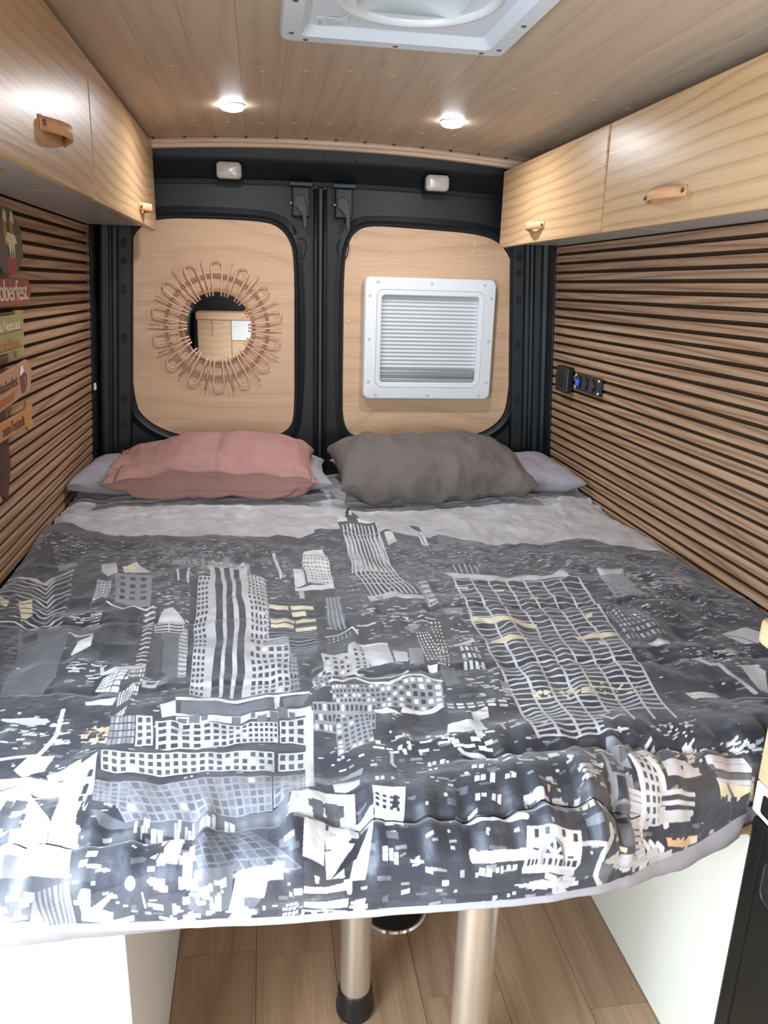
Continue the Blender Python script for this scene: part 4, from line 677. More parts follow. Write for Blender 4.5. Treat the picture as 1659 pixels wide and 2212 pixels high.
['L','L',[2385,3422,2415,3426,2445,3430,2475,3434,2508,3436,2538,3444,2565,3458,2590,3472,2620,3482,2650,3490,2682,3500,2712,3512,2742,3522],5.5],
['L','L',[2385,3446,2412,3452,2442,3456,2475,3458,2505,3464,2532,3476,2558,3490,2585,3502,2618,3508,2648,3516,2678,3528,2708,3538,2740,3544],5.5],
['L','L',[2382,3474,2412,3476,2445,3478,2475,3482,2500,3496,2528,3508,2555,3520,2585,3526,2618,3532,2648,3542,2675,3552,2708,3560,2740,3568],5.5],
['L','L',[2382,3498,2412,3500,2442,3504,2470,3514,2495,3528,2522,3538,2552,3544,2585,3548,2615,3556,2642,3568,2675,3576,2705,3584,2738,3592],5.5],
['L','L',[2382,3522,2412,3524,2440,3532,2465,3546,2490,3558,2520,3564,2552,3566,2582,3572,2613,3582,2642,3590,2672,3598,2702,3608,2730,3622],5.5],
['L','L',[2458,2180,2445,2426,2428,2638,2422,2830,2408,2998,2402,3150,2395,3288,2385,3412,2382,3526],6],['L','L',[2562,2202,2540,2444,2525,2656,2512,2848,2495,3014,2490,3168,2478,3302,2468,3428,2462,3542],6],
['L','L',[2668,2224,2638,2466,2622,2682,2605,2868,2588,3036,2575,3190,2560,3324,2552,3448,2540,3560],6],['L','L',[2770,2248,2740,2492,2720,2708,2695,2894,2680,3064,2662,3214,2645,3350,2635,3474,2618,3584],6],
['L','L',[2870,2278,2843,2522,2815,2738,2788,2924,2772,3094,2748,3242,2732,3380,2718,3502,2700,3614],6],['L','L',[2975,2304,2950,2534,2915,2736,2890,2916,2870,3080,2843,3222,2825,3356,2810,3476,2790,3582],6],
['L','L',[3082,2330,3052,2560,3012,2762,2988,2946,2960,3108,2932,3252,2918,3388,2892,3506,2875,3614],6],['L','L',[3195,2346,3152,2580,3113,2786,3085,2972,3052,3132,3028,3282,3005,3416,2978,3534,2962,3646],6],
['F','Y',[2435,2616,2622,2684,2730,2756,2712,2778,2555,2700,2430,2650]],['F','Y',[2448,2826,2552,2824,2630,2890,2602,2898,2450,2850]],['F','Y',[2852,2944,2962,2954,3095,3012,3058,3032,2860,2976]],
['F','Y',[2455,2270,2515,2284,2508,2308,2448,2294]],['F','Y',[2652,2312,2722,2342,2700,2364,2648,2344]],['F','Y',[2835,2464,2878,2492,2855,2514,2820,2498]],['F','Y',[3018,2782,3068,2764,3040,2814,3010,2820]],
['F','Y',[2688,3324,2738,3356,2720,3382,2668,3356]],['F','Y',[2942,3032,2985,3068,2950,3084,2935,3068]],['F','Y',[2428,3462,2448,3460,2442,3470,2418,3468]],['N','Y',[2472,3240,2762,3332,2738,3392,2465,3276],34,8,8],
['N','Y',[2742,3308,2972,3394,2930,3454,2718,3368],20,7,6],['F','K',[2675,3510,2755,3506,2768,3554,2782,3626,2645,3574]],['L','L',[2672,3496,2702,3550,2772,3544],6],
['F','G',[3340,2270,3520,2252,3475,2364,3468,2502,3412,2556,3355,2492,3310,2424]],['F','L',[3343,2278,3505,2268,3480,2316,3328,2364]],['G','GM',[3308,2456,3450,2558,3465,2644,3268,2634],7,4,0.5,0.5,0.0],
['N','L',[3485,2346,3848,2312,3802,2558,3485,2588],50,18,5],['N','G',[3198,2378,3968,2450,4040,2828,3738,2974,3365,2690],60,22,5],['N','Y',[3095,2584,3730,2610,3655,2920,3265,2756],14,8,5],
['G','DG',[3148,2784,3300,2784,3340,3064,3105,3078],8,7,0.6,0.6,0.1],['F','L',[3192,3112,3300,3110,3298,3142,3202,3136]],['F','W',[3188,3132,3290,3136,3280,3160,3202,3172]],['L','D',[3545,2594,3500,2956],5],
['L','D',[3598,2588,3552,2952],5],['L','D',[3652,2580,3602,2950],5],['L','D',[3705,2574,3655,2948],5],['L','D',[3760,2566,3708,2944],5],['F','L',[3602,3066,3698,3030,3785,3008,3828,3054,3748,3168,3668,3170,3635,3120]],
['L','D',[3610,3074,3685,3098,3720,3176],4],['F','L',[3500,3358,3578,3354,3582,3418,3480,3566,3455,3546,3480,3444]],['L','L',[3343,3280,3363,3340,3408,3336,3405,3418,3422,3508,3422,3562],12],
['N','L',[3280,3232,3562,3224,3578,3382,3262,3344],26,18,5],['F','W',[3122,3504,3265,3526,3272,3546,3240,3560,3130,3546]],['G','WG',[3135,3510,3260,3532,3255,3548,3140,3534],12,1,0.3,0.5,0.0],
['L','G',[3252,3574,3343,3576,3452,3602],5],['L','G',[3148,3570,3280,3620,3422,3616],4],['F','D',[3073,3650,3240,3672,3370,3708,3292,3808,3008,3746]],['G','KL',[2280,2854,2370,2860,2352,3060,2245,3048],4,3,0.6,0.6,0.1],
['F','L',[2258,2840,2365,2808,2368,2834,2255,2868]],['F','G',[2372,3138,2410,3170,2392,3248,2358,3226]],['F','M',[2155,2994,2215,3020,2198,3144,2138,3152]],['F','G',[2298,2514,2408,2500,2390,2598,2295,2582]],
['N','L',[2378,2320,2460,2336,2372,3464,2225,3436,2280,2736],60,16,5],['G','KL',[2102,3250,2360,3270,2352,3316,2100,3290],6,2,0.7,0.6,0.0],['N','L',[2830,3624,3005,3692,2965,3754,2810,3680],18,9,6],
['F','G',[2628,3612,2708,3660,2730,3702,2645,3684,2630,3780,2593,3752,2602,3692]],['F','M',[2642,3678,2652,3738,2602,3748]],['L','L',[2550,3662,2582,3670,2602,3692],8],['L','G',[2560,3682,2542,3774,2530,3828],7],
['F','G',[2545,3768,2622,3792,2613,3848,2600,3876,2535,3870,2530,3828]],['F','K',[2560,3782,2595,3790,2588,3842,2545,3832]],['F','M',[2540,3838,2602,3852,2598,3872,2540,3864]],
['G','LD',[2668,3694,2748,3752,2735,3924,2648,3912],4,9,0.5,0.6,0.0],['F','L',[2642,3676,2748,3742,2755,3772,2682,3738]],['L','L',[2598,3820,2655,3846],6],['L','L',[2598,3834,2655,3858],6],
['L','L',[2598,3848,2655,3870],6],['L','L',[2600,3860,2658,3882],6],['L','L',[2602,3874,2660,3894],6],['L','L',[2605,3886,2662,3906],6],['L','L',[2608,3898,2665,3918],6],
['L','W',[2718,3770,2740,3828,2740,3902,2742,3928],10],['L','W',[2652,3738,2650,3842,2648,3908,2638,3932],8],['F','L',[2762,3794,2818,3802,2868,3812,2925,3864,2820,3848,2765,3834]],
['F','K',[2838,3822,2848,3824,2843,3834,2832,3830]],['F','K',[2770,3840,2922,3870,2980,3908,2992,3974,2863,3944,2868,3886]],['F','G',[2732,3854,2868,3888,2865,3934,2740,3908]],['L','L',[2732,3860,2870,3892],7],
['L','K',[2730,3870,2868,3900],7],['L','L',[2728,3880,2868,3910],7],['L','K',[2722,3888,2865,3918],7],['L','L',[2720,3898,2863,3926],7],['F','L',[2708,3882,2742,3888,2742,3924,2705,3916]],
['F','L',[2738,3908,2858,3926,2858,3942,2735,3920]],['F','L',[2968,3826,3130,3862,3138,3880,2968,3844]],['F','M',[2960,3842,3142,3880,3158,3904,2972,3864]],['F','L',[2982,3848,3138,3880,3150,3902,2988,3864]],
['F','M',[2980,3868,3162,3908,3168,3924,2988,3884]],['F','L',[2980,3882,3170,3924,3172,3938,2985,3892]],['F','Y',[2985,3890,3172,3940,3185,3986,3085,3956,3002,3928]],['F','O',[3128,3956,3175,3970,3182,3986,3133,3970]],
['L','M',[3038,3904,3085,3956],5],['F','L',[2998,3932,3170,3986,3128,3986,3145,4021,3000,3976]],['N','K',[3002,3936,3140,3982,3137,4019,3005,3978],30,14,26],
['N','W',[2782,3686,3000,3778,3008,3856,2890,3826,2790,3778],30,10,5],['N','W',[3088,3796,3230,3838,3212,3872,3108,3846],18,11,5],['F','Y',[3073,3824,3095,3830,3088,3842,3068,3838]],
['F','M',[2525,3880,2595,3896,2582,3932,2535,3926]],['F','O',[2745,3954,2812,3964,2895,3980,2900,3998,2835,3990,2752,3974]],['F','Y',[2855,3976,2898,3982,2900,3998,2868,3992]],
['F','G',[2752,3940,2843,3958,2840,3966,2758,3950]],['N','K',[2758,3942,2843,3958,2840,3966,2758,3950],14,9,10],['F','Y',[2515,3926,2548,3932,2545,3942,2522,3938]],
['L','L',[2472,3882,2470,3900,2435,3924,2425,3948,2422,3968,2461,4020],9],['F','M',[2432,3940,2482,3950,2485,3974,2465,4009,2435,3978]],['L','W',[2618,3938,2638,3958,2625,3972],7],
['L','W',[2645,3944,2668,3964,2655,3978],7],['L','W',[2675,3952,2698,3970,2685,3984],7],['L','W',[2705,3960,2730,3976,2718,3990],7],
['N','L',[2448,3932,2588,3954,2738,3984,2990,4024,2994,4036,2749,4019,2637,4020,2525,3984],50,18,9],['L','L',[2452,3942,2548,3964],6],['L','L',[2595,3898,2640,3912],5],['L','L',[2590,3910,2638,3924],5],
['L','L',[2590,3922,2638,3936],5],['L','L',[2590,3936,2638,3950],5],['L','L',[2588,3948,2638,3962],5],['L','L',[2370,3898,2455,3912],5],['N','L',[2288,3948,2355,3982,2290,3996,2192,3964],24,14,9],
]
def paint_city_print(prims):
    """Flat monochrome skyline print of the duvet, drawn shape by shape (u across, v from pillows to foot)."""
    TW, TH = 2600, 3200
    rng = np.random.default_rng(7)
    pal = {'K': (.029,.031,.043), 'D': (.050,.052,.064), 'M': (.115,.120,.138), 'G': (.25,.255,.28), 'L': (.52,.52,.55),
           'W': (.70,.70,.72), 'Y': (.68,.61,.42), 'O': (.62,.42,.22)}
    # pale overcast sky, then every shape over it
    img = np.empty((TH, TW, 3), np.float32); img[:] = (.43, .42, .435)
    yy, xx = np.mgrid[0:TH, 0:TW].astype(np.float32)
    def smooth(nx, ny):
        g = rng.normal(size=(ny + 3, nx + 3)).astype(np.float32)
        fx = xx / TW * nx; fy = yy / TH * ny
        i = fx.astype(int); j = fy.astype(int); a = fx - i; b = fy - j
        a = a * a * (3 - 2 * a); b = b * b * (3 - 2 * b)
        return (g[j, i] * (1 - a) + g[j, i + 1] * a) * (1 - b) + (g[j + 1, i] * (1 - a) + g[j + 1, i + 1] * a) * b
    img *= (1 + .02 * smooth(6, 40))[..., None]
    calm = np.clip((TH * .97 - yy) / (TH * .25), .35, 1); WX = xx + 3.0 * calm * smooth(40, 30); WY = yy + calm * (4.0 * smooth(46, 22) + 2.4 * smooth(110, 60))   # wavy gathers of the cloth
    KX, KY = TW / 4000, TH / 4000
    MM = TW / 1684.0
    def box(P, m):
        x0 = int(max(0, P[:, 0].min() - m)); x1 = int(min(TW, P[:, 0].max() + m + 1))
        y0 = int(max(0, P[:, 1].min() - m)); y1 = int(min(TH, P[:, 1].max() + m + 1))
        return (slice(y0, y1), slice(x0, x1)) if x1 > x0 and y1 > y0 else None
    def inside(P, X, Y):
        m = np.zeros(X.shape, bool)
        for k in range(len(P)):
            (ax, ay), (bx, by) = P[k], P[k - 1]
            if ay == by: continue
            m ^= ((ay > Y) != (by > Y)) & (X < (bx - ax) * (Y - ay) / (by - ay) + ax)
        return m
    for p in prims:
        kind, col = p[0], p[1]
        P = np.array(p[2], np.float32).reshape(-1, 2) * (KX, KY)
        s = box(P, 22)
        if s is None: continue
        X, Y, view = WX[s], WY[s], img[s]
        c = np.array(pal[col[0]], np.float32)
        if kind == 'F':
            view[inside(P, X, Y)] = c
        elif kind == 'E':
            cx, cy = (P[0] + P[1]) / 2; rx = abs(P[1, 0] - P[0, 0]) / 2; ry = abs(P[2, 1] - cy)
            view[((X - P[0, 0]) / rx) ** 2 + ((Y - cy) / ry) ** 2 < 1] = c
        elif kind == 'L':
            w = p[3] * MM * .5 * .86
            for a, b in zip(P[:-1], P[1:]):
                sb = box(np.array([a, b]), w + 22)
                if sb is None: continue
                X, Y = WX[sb], WY[sb]
                d = b - a; t = np.clip(((X - a[0]) * d[0] + (Y - a[1]) * d[1]) / max(d @ d, 1e-6), 0, 1)
                img[sb][np.hypot(X - a[0] - t * d[0], Y - a[1] - t * d[1]) < w] = c
        elif kind == 'G':
            c2 = np.array(pal[col[1]], np.float32); nx, ny, fx, fy, lit = p[3:8]
            m = inside(P, X, Y)
            A = []
            for (px, py), (u, v) in zip(P, ((0, 0), (1, 0), (1, 1), (0, 1))):
                A.append([u, v, 1, 0, 0, 0, -px * u, -px * v]); A.append([0, 0, 0, u, v, 1, -py * u, -py * v])
            try: h = np.linalg.solve(np.array(A, float), P.astype(float).ravel())
            except np.linalg.LinAlgError: continue
            Hi = np.linalg.inv(np.append(h, 1).reshape(3, 3))
            q = Hi[2, 0] * X + Hi[2, 1] * Y + Hi[2, 2]
            u = (Hi[0, 0] * X + Hi[0, 1] * Y + Hi[0, 2]) / q * nx; v = (Hi[1, 0] * X + Hi[1, 1] * Y + Hi[1, 2]) / q * ny
            view[m] = c
            w = m & (np.abs(u % 1 - .5) < fx / 2) & (np.abs(v % 1 - .5) < fy / 2)
            view[w] = c2
            if lit:
                r = np.abs(np.sin(np.floor(u) * 12.99 + np.floor(v) * 78.2 + nx)) * 43758.5 % 1
                view[w & (r < lit)] = (.66, .65, .60)
            dim = w & (np.abs(np.sin(np.floor(u) * 5.1 + np.floor(v) * 9.7)) > .75)
            view[dim] *= 1.5
        elif kind == 'N':
            n, w, h = p[3:6]; lo, hi = P.min(0), P.max(0)
            pts = lo + (hi - lo) * rng.random((n * 3, 2)); pts = pts[inside(P, pts[:, 0], pts[:, 1])][:n]
            for cx, cy in pts:
                ww = w * MM * .5 * rng.uniform(.35, 1.4); hh = h * MM * .5 * rng.uniform(.4, 1.3); sk = rng.normal() * .15
                q = np.array([[cx - ww, cy - hh - sk * ww], [cx + ww, cy - hh + sk * ww], [cx + ww, cy + hh + sk * ww], [cx - ww, cy + hh - sk * ww]])
                sb = box(q, 20)
                if sb is not None: img[sb][inside(q, WX[sb], WY[sb])] = c * rng.uniform(.75, 1.15)
    img *= (1 + .07 * smooth(90, 110) + .06 * smooth(25, 30))[..., None]
    # soften the edges of the print a little
    img[1:-1, 1:-1] = img[1:-1, 1:-1] * .6 + .1 * (img[:-2, 1:-1] + img[2:, 1:-1] + img[1:-1, :-2] + img[1:-1, 2:])
    return np.clip(img, 0, 1)

# ------------------------------------------------------------------ sunburst rattan mirror on the left rear door
mx, mz, my = -.149, 1.246, 2.8885
mir = thing('sunburst_mirror', 'round rattan sunburst mirror hung on the left rear door', 'mirror', (mx, my, mz))
Mesh().prism([(mx + .125 * math.cos(k * math.pi / 32), mz + .125 * math.sin(k * math.pi / 32)) for k in range(64)], my - .0075, my - .001).build('mirror_glass', M['mirror'], mir)
P = lambda r, a, d=.0: (mx + r * math.sin(a), my - d, mz + r * math.cos(a))
ring = lambda r, d, th, name, m: Mesh().tube([P(r + .0012 * math.sin(k * 9), 2 * math.pi * k / 96, d + .0015 * math.sin(k * 7)) for k in range(96)], th, 6, closed=True).build(name, m, mir, smooth=True)
ring(.124, .012, .0042, 'inner_hoop', M['rattan2'])
ring(.130, .010, .0030, 'inner_binding', M['rattan2'])
ring(.176, .010, .0034, 'outer_hoop', M['rattan2'])
ring(.1815, .013, .0020, 'outer_binding', M['rattan2'])
random.seed(11)
NP = 14
for k in range(NP):
    a = 2 * math.pi * (k + .03) / NP; da = .105; w = .019; tip = .228 + random.uniform(-.004, .004)
    pts = [P(.108, a - .130, .016), P(.150, a - da, .015), P(.19, a - .098, .014)]
    for j in range(9):
        q = math.pi * j / 8; x = -w * math.cos(q); y = tip - .019 + .019 * math.sin(q)
        pts.append((mx + x * math.cos(a) + y * math.sin(a), my - .014, mz - x * math.sin(a) + y * math.cos(a)))
    pts += [P(.19, a + .098, .014), P(.150, a + da, .015), P(.108, a + .130, .016)]
    Mesh().tube(pts, .0032, 7).build('petal', M['rattan'], mir, smooth=True)
    b = a + math.pi / NP
    Mesh().tube([P(.108, b, .016), P(.16, b, .015), P(.235 + random.uniform(-.012, .008), b + random.uniform(-.01, .01), .014)], .0028, 7).build('stick', M['rattan'], mir, smooth=True)

# ------------------------------------------------------------------ signpost on the left slat wall
sx = -.546
sign = thing('wooden_signpost', 'wooden signpost of five painted boards on the left slat wall', 'sign', (sx, 1.74, .93))
Rz = (math.pi / 2, 0, math.pi / 2)
def yz(pts, a, b, name, m, par, bev=.0015, **k): return Mesh().prism(pts, a, b, 'X').build(name, m, par, bevel=bev, seg=1, **k)
yz([(1.688, .945), (1.706, .929), (1.75, 1.0), (1.757, 1.56), (1.70, 1.56)], sx - .010, sx - .001, 'post', M['signpost'], sign)
disc = yz([(1.87 + .112 * math.sin(math.radians(22.5 + 45 * k)), 1.474 + .076 * math.cos(math.radians(22.5 + 45 * k))) for k in range(8)], sx, sx + .008, 'round_board', M['signdark'], sign, label='dark octagonal board with sausages on a fork')
for y in (1.853, 1.900): yz([(y + a, 1.492 + b) for a, b in rounded(-.009, .009, -.028, .034, .008, 4)], sx + .008, sx + .0095, 'sausage', M['sausage'], disc, 0)
for y in (1.853, 1.903): yz([(y - .011, 1.516), (y + .012, 1.512), (y + .010, 1.532), (y - .005, 1.538)], sx + .0094, sx + .0105, 'foam_cap', M['ivory'], disc, 0)
yz([(1.845, 1.476), (1.862, 1.470), (1.868, 1.440), (1.878, 1.468), (1.884, 1.436), (1.892, 1.468), (1.902, 1.440), (1.905, 1.468), (1.925, 1.472), (1.912, 1.488), (1.862, 1.492)], sx + .0095, sx + .0105, 'fork', M['ivory'], disc, 0)
yz([(1.875 + a, 1.425 + b) for a, b in rounded(-.035, .035, -.022, .016, .014, 4)], sx + .008, sx + .0095, 'red_patch', M['signred'], disc, 0)
redb = yz([(1.52, 1.395), (1.978, 1.397), (1.996, 1.368), (1.968, 1.338), (1.52, 1.338)], sx + .004, sx + .012, 'arrow_board', M['signred'], sign, label='red arrow board lettered Oktoberfest')
text('lettering', 'Oktoberfest', .062, (sx + .0125, 1.805, 1.368), Rz, M['ivory'], redb, squash=1.08)
gr = yz([(1.55, 1.318), (1.862, 1.318), (1.866, 1.328), (1.921, 1.326), (1.897, 1.228), (1.84, 1.226), (1.842, 1.240), (1.55, 1.240)], sx + .002, sx + .010, 'flag_board', M['signgreen'], sign, label='olive flag board with two lines of lettering')
text('lettering', "O'zapft is, Neues aus", .030, (sx + .0105, 1.765, 1.297), Rz, M['ivory'], gr)
text('lettering', 'Bier und Brezn', .030, (sx + .0105, 1.78, 1.258), Rz, M['sausage'], gr)
for z in (1.280, 1.244): yz([(1.56, z), (1.90, z + .004), (1.90, z + .0055), (1.56, z + .0015)], sx + .010, sx + .0107, 'painted_line', M['signbrown'], gr, 0)
tb = yz([(1.55, 1.190), (1.909, 1.216), (1.938, 1.188), (1.911, 1.146), (1.896, 1.142), (1.55, 1.118)], sx + .003, sx + .011, 'tan_board', M['signtan'], sign, label='plain tan arrow board with a painted beer mug')
yz([(1.838, 1.193), (1.872, 1.195), (1.868, 1.148), (1.842, 1.146)], sx + .011, sx + .0125, 'beer_mug', M['signbrown'], tb, 0)
yz([(1.834, 1.186), (1.846, 1.206), (1.862, 1.207), (1.868, 1.193), (1.850, 1.188)], sx + .0122, sx + .0132, 'beer_foam', M['white'], tb, 0)
Mesh().tube([(sx + .0115, y, z) for y, z in ((1.872, 1.188), (1.884, 1.184), (1.882, 1.160), (1.869, 1.156))], .0018, 6).build('mug_handle', M['signbrown'], tb)
text('lettering', 'Oktoberfest', .032, (sx + .0117, 1.745, 1.175), (math.pi / 2, math.radians(-3), math.pi / 2), M['signbrown'], tb)
yz([(1.60, 1.130), (1.775, 1.141), (1.80, 1.158), (1.775, 1.156), (1.60, 1.146)], sx + .011, sx + .0118, 'rust_bar', M['rust'], tb, 0)
fk = yz([(1.55, 1.104), (1.864, 1.106), (1.880, 1.124), (1.921, 1.120), (1.899, 1.084), (1.910, 1.056), (1.869, 1.056), (1.856, 1.068), (1.55, 1.066)], sx + .003, sx + .011, 'forked_board', M['signorange'], sign, label='orange board with a forked tail end')
text('lettering', 'zum Festzelt', .034, (sx + .0117, 1.76, 1.086), Rz, M['signbrown'], fk)

# ------------------------------------------------------------------ benches, bed platform, mattress
BT = .565
tag(Mesh().box(-.597, -.200, .892, 2.74, .001, BT).build('storage_bench', M['white'], base=(-.4, 1.8, 0), bevel=.002, seg=1), 'white storage bench along the left wall, under the bed', 'bench')
tag(Mesh().box(.766, 1.098, .925, 2.74, .001, BT).build('storage_bench', M['cream'], base=(.9, 1.8, 0), bevel=.002, seg=1), 'cream storage bench along the right wall, under the bed', 'bench')
tag(Mesh().box(-.590, 1.090, .93, 2.72, BT + .001, BT + .022).build('bed_board', M['beech'], base=(.25, 1.8, BT), bevel=.003), 'flat wooden bed board resting on both benches, under the mattress', 'bed board')
tag(Mesh().box(-.580, 1.080, .93, 2.72, BT + .023, .700).build('mattress', M['foam'], base=(.25, 1.8, BT), bevel=.02, seg=3), 'pale mattress under the skyline duvet', 'mattress')

# ------------------------------------------------------------------ duvet with the printed skyline
ZB = .735; DX0, DX1 = -.592, 1.092
_hx = np.linspace(-.9, 1.4, 461)
def _soft(v):
    for _ in range(2): v = np.convolve(np.pad(v, 12, 'edge'), np.ones(25) / 25, 'valid')
    return v
_hy = _soft(np.interp(_hx, [-9, .38, .5, .6, .70, .76, 9], [.77, .77, .805, .855, .897, .915, .92]))
_hz = _soft(np.interp(_hx, [-9, -.3, 0, .40, .5, .6, .7, .76, 9], [.684, .678, .654, .643, .627, .614, .618, .648, .66]))
def hem(X):
    return np.interp(X, _hx, _hy), np.interp(X, _hx, _hz)
def duvet_sheet(U, V, lift=0.0):
    X = DX0 + (DX1 - DX0) * U; hy, hz = hem(X); r = .075; y0 = hy + r
    f = np.clip(V / .94, 0, 1); Y = 2.72 + (y0 - 2.72) * f; a = np.clip((V - .94) / .06, 0, 1) * np.pi / 2
    Z = ZB - (ZB - hz) * (1 - np.cos(a)); Y = np.where(V > .94, hy + r * (1 - np.sin(a)), Y)
    return X, Y, Z, a
nu, nv = 380, 560
vv = np.concatenate([np.linspace(0, .90, 440, endpoint=False), np.linspace(.90, 1, nv - 440)])
U, V = np.meshgrid(np.linspace(0, 1, nu), vv)
X, Y, Z, A = duvet_sheet(U, V)
s = V / .94 * 1.875                                     # metres from the pillow end
h = .005 * lattice(7, 9, 1)(U, V) + .0030 * lattice(34, 16, 2)(U, V) + .0016 * lattice(80, 44, 3)(U, V)
ridge = 1 - np.abs(lattice(22, 26, 4)(U + .05 * lattice(5, 5, 5)(U, V), V)); h += .0035 * np.clip(ridge, -1, 1)
sky = np.clip((.62 - s) / .15, 0, 1)                     # long creases across the pale pillow end
r2 = 1 - np.abs(lattice(7, 60, 6)(U, V + .03 * lattice(5, 3, 8)(U, V))); h += sky * .0075 * np.clip(r2, -1, 1)
for y_s, k, u0, u1 in ((.8307, 1.0, -1, 2), (.945, .8, .50, 2), (1.21, .25, -1, 2), (1.48, .2, -1, 2)):
    d = Y - (y_s - .03 * (U - .5) * (1 if y_s < .9 else 0) + .006 * np.sin(U * 23)); on = np.clip((U - u0) * 20, 0, 1) * np.clip((u1 - U) * 20, 0, 1)
    gather = np.exp(-(d / .045) ** 2); h -= on * k * .013 * np.exp(-(d / .009) ** 2); h += on * k * .0085 * gather * lattice(95, 3, int(y_s * 100))(U, V)
    h += on * k * .010 * (np.exp(-((np.abs(d) - .05) / .04) ** 2))
front = np.clip((V - .90) / .05, 0, 1) * np.clip((.62 - X) / .3, .35, 1)                    # deep soft folds in the overhanging foot
r3 = lattice(26, 4, 12)(U + .02 * lattice(9, 9, 13)(U, V), V); h += front * .0055 * r3 * np.clip((1 - V) / .012, .25, 1)
h += front * .010 * np.sin(np.clip((V - .94) / .06, 0, 1) * np.pi)
edge = np.minimum(U, 1 - U) * 1.684; h -= .010 * np.exp(-(edge / .02) ** 2)
h *= np.clip((1 - V) / .025, .2, 1)
h = np.maximum(h, -.024)
Yd = Y - h * np.sin(A); Zd = Z + h * np.cos(A); Yd = np.where(X > .735, np.maximum(Yd, .912), Yd)
verts = np.stack([X, Yd, Zd], -1).reshape(-1, 3)
idx = np.arange(nv * nu).reshape(nv, nu); quads = np.stack([idx[:-1, :-1], idx[1:, :-1], idx[1:, 1:], idx[:-1, 1:]], -1).reshape(-1, 4)
o0 = np.array((.25, 1.75, ZB))
me = bpy.data.meshes.new('duvet'); me.vertices.add(len(verts)); me.vertices.foreach_set('co', (verts - o0).ravel())
me.loops.add(quads.size); me.loops.foreach_set('vertex_index', quads.ravel()); me.polygons.add(len(quads)); me.polygons.foreach_set('loop_start', np.arange(0, quads.size, 4)); me.update(calc_edges=True)
uv = me.uv_layers.new(name='cloth'); uvs = np.stack([U.ravel(), 1 - V.ravel()], -1)[quads.ravel()]; uv.data.foreach_set('uv', uvs.astype(np.float32).ravel())
me.polygons.foreach_set('use_smooth', [True] * len(quads)); me.validate()
duvet = bpy.data.objects.new('duvet', me); C.objects.link(duvet); duvet.location = o0; ORIGIN['duvet'] = Vector(o0)
tag(duvet, 'wide duvet printed with a grey city skyline, spread over the bed', 'duvet')
pix = paint_city_print(SKYLINE); th, tw = pix.shape[:2]
im = bpy.data.images.new('skyline_print', tw, th, float_buffer=True); im.colorspace_settings.name = 'Linear Rec.709'
buf = np.ones((th, tw, 4), np.float32); buf[..., :3] = pix[::-1]; im.pixels.foreach_set(buf.ravel()); im.update()
m = bpy.data.materials.new('printed_polyester'); m.use_nodes = True; nt = m.node_tree; n = nt.nodes; b = n['Principled BSDF']
ti = n.new('ShaderNodeTexImage'); ti.image = im; ti.extension = 'EXTEND'; uvn = n.new('ShaderNodeUVMap'); uvn.uv_map = 'cloth'; nt.links.new(uvn.outputs[0], ti.inputs[0]); nt.links.new(ti.outputs[0], b.inputs['Base Color'])
b.inputs['Roughness'].default_value = .5; b.inputs['Specular IOR Level'].default_value = .45; b.inputs['Sheen Weight'].default_value = .4; b.inputs['Sheen Roughness'].default_value = .4
tcn = n.new('ShaderNodeTexCoord'); nz = n.new('ShaderNodeTexNoise'); nz.inputs['Scale'].default_value = 55; nz.inputs['Detail'].default_value = 3; nt.links.new(tcn.outputs['Object'], nz.inputs['Vector'])
bp = n.new('ShaderNodeBump'); bp.inputs['Strength'].default_value = .3; bp.inputs['Distance'].default_value = .006; nt.links.new(nz.outputs['Fac'], bp.inputs['Height']); nt.links.new(bp.outputs['Normal'], b.inputs['Normal'])
me.materials.append(m)
# grey underside: rolled hem below the print, opening into a fold at the right, then back under the bed
n2 = 150; us = np.linspace(0, 1, n2); hx = DX0 + (DX1 - DX0) * us; hy, hz = hem(hx)
w = np.interp(hx, [-9, .40, .47, .56, .62, .72, .80, 9], [.010, .010, .016, .034, .040, .050, .02, .010])
jv = nv - 1; fy = np.interp(us, U[0], Yd[jv]); fz = np.interp(us, U[0], Zd[jv]); wob = .003 * np.sin(hx * 70) * (w > .03)
out = np.where(hx > .72, 0, .006)
rows = [[(x, y, z) for x, y, z in zip(hx, fy + .0005, fz)], [(x, y, z) for x, y, z in zip(hx, fy - out + .3 * wob, fz - w * .35)], [(x, y, z) for x, y, z in zip(hx, fy - out * .8 + wob, fz - w * .75)],
        [(x, y, z) for x, y, z in zip(hx, np.minimum(fy + .004, .916), fz - w)], [(x, y, z) for x, y, z in zip(hx, np.minimum(fy + .03, .918), np.minimum(fz - w * .6, .62))], [(x, y, z) for x, y, z in zip(hx, np.minimum(fy + .07, .922), np.full(n2, .66))], [(x, .925, .7035) for x in hx], [(x, 2.715, .7035) for x in hx]]
Mesh().grid(rows).build('lining', M['lining'], duvet, smooth=True, label='plain grey underside of the duvet')
for y_s, u0, u1 in ((.8307, 0, 1), (.945, .52, 1)):       # stitched quilting lines
    uu = np.linspace(u0 + .004, u1 - .004, 260); ys = y_s - .03 * (uu - .5) * (1 if y_s < .9 else 0) + .006 * np.sin(uu * 23)
    pts = []
    for q, yq in zip(uu, ys):
        if yq < hem(DX0 + (DX1 - DX0) * q)[0] + .012: continue
        c = min(nu - 1, int(q * (nu - 1) + .5)); jj = int(np.argmin(np.abs(Y[:, c] - max(yq, hem(X[0, c])[0] + .02)))); pts.append((X[jj, c], Yd[jj, c], Zd[jj, c] + .0002))
    Mesh().tube(pts, .0011, 5).build('stitch_line', M['rubber'], duvet, smooth=True)

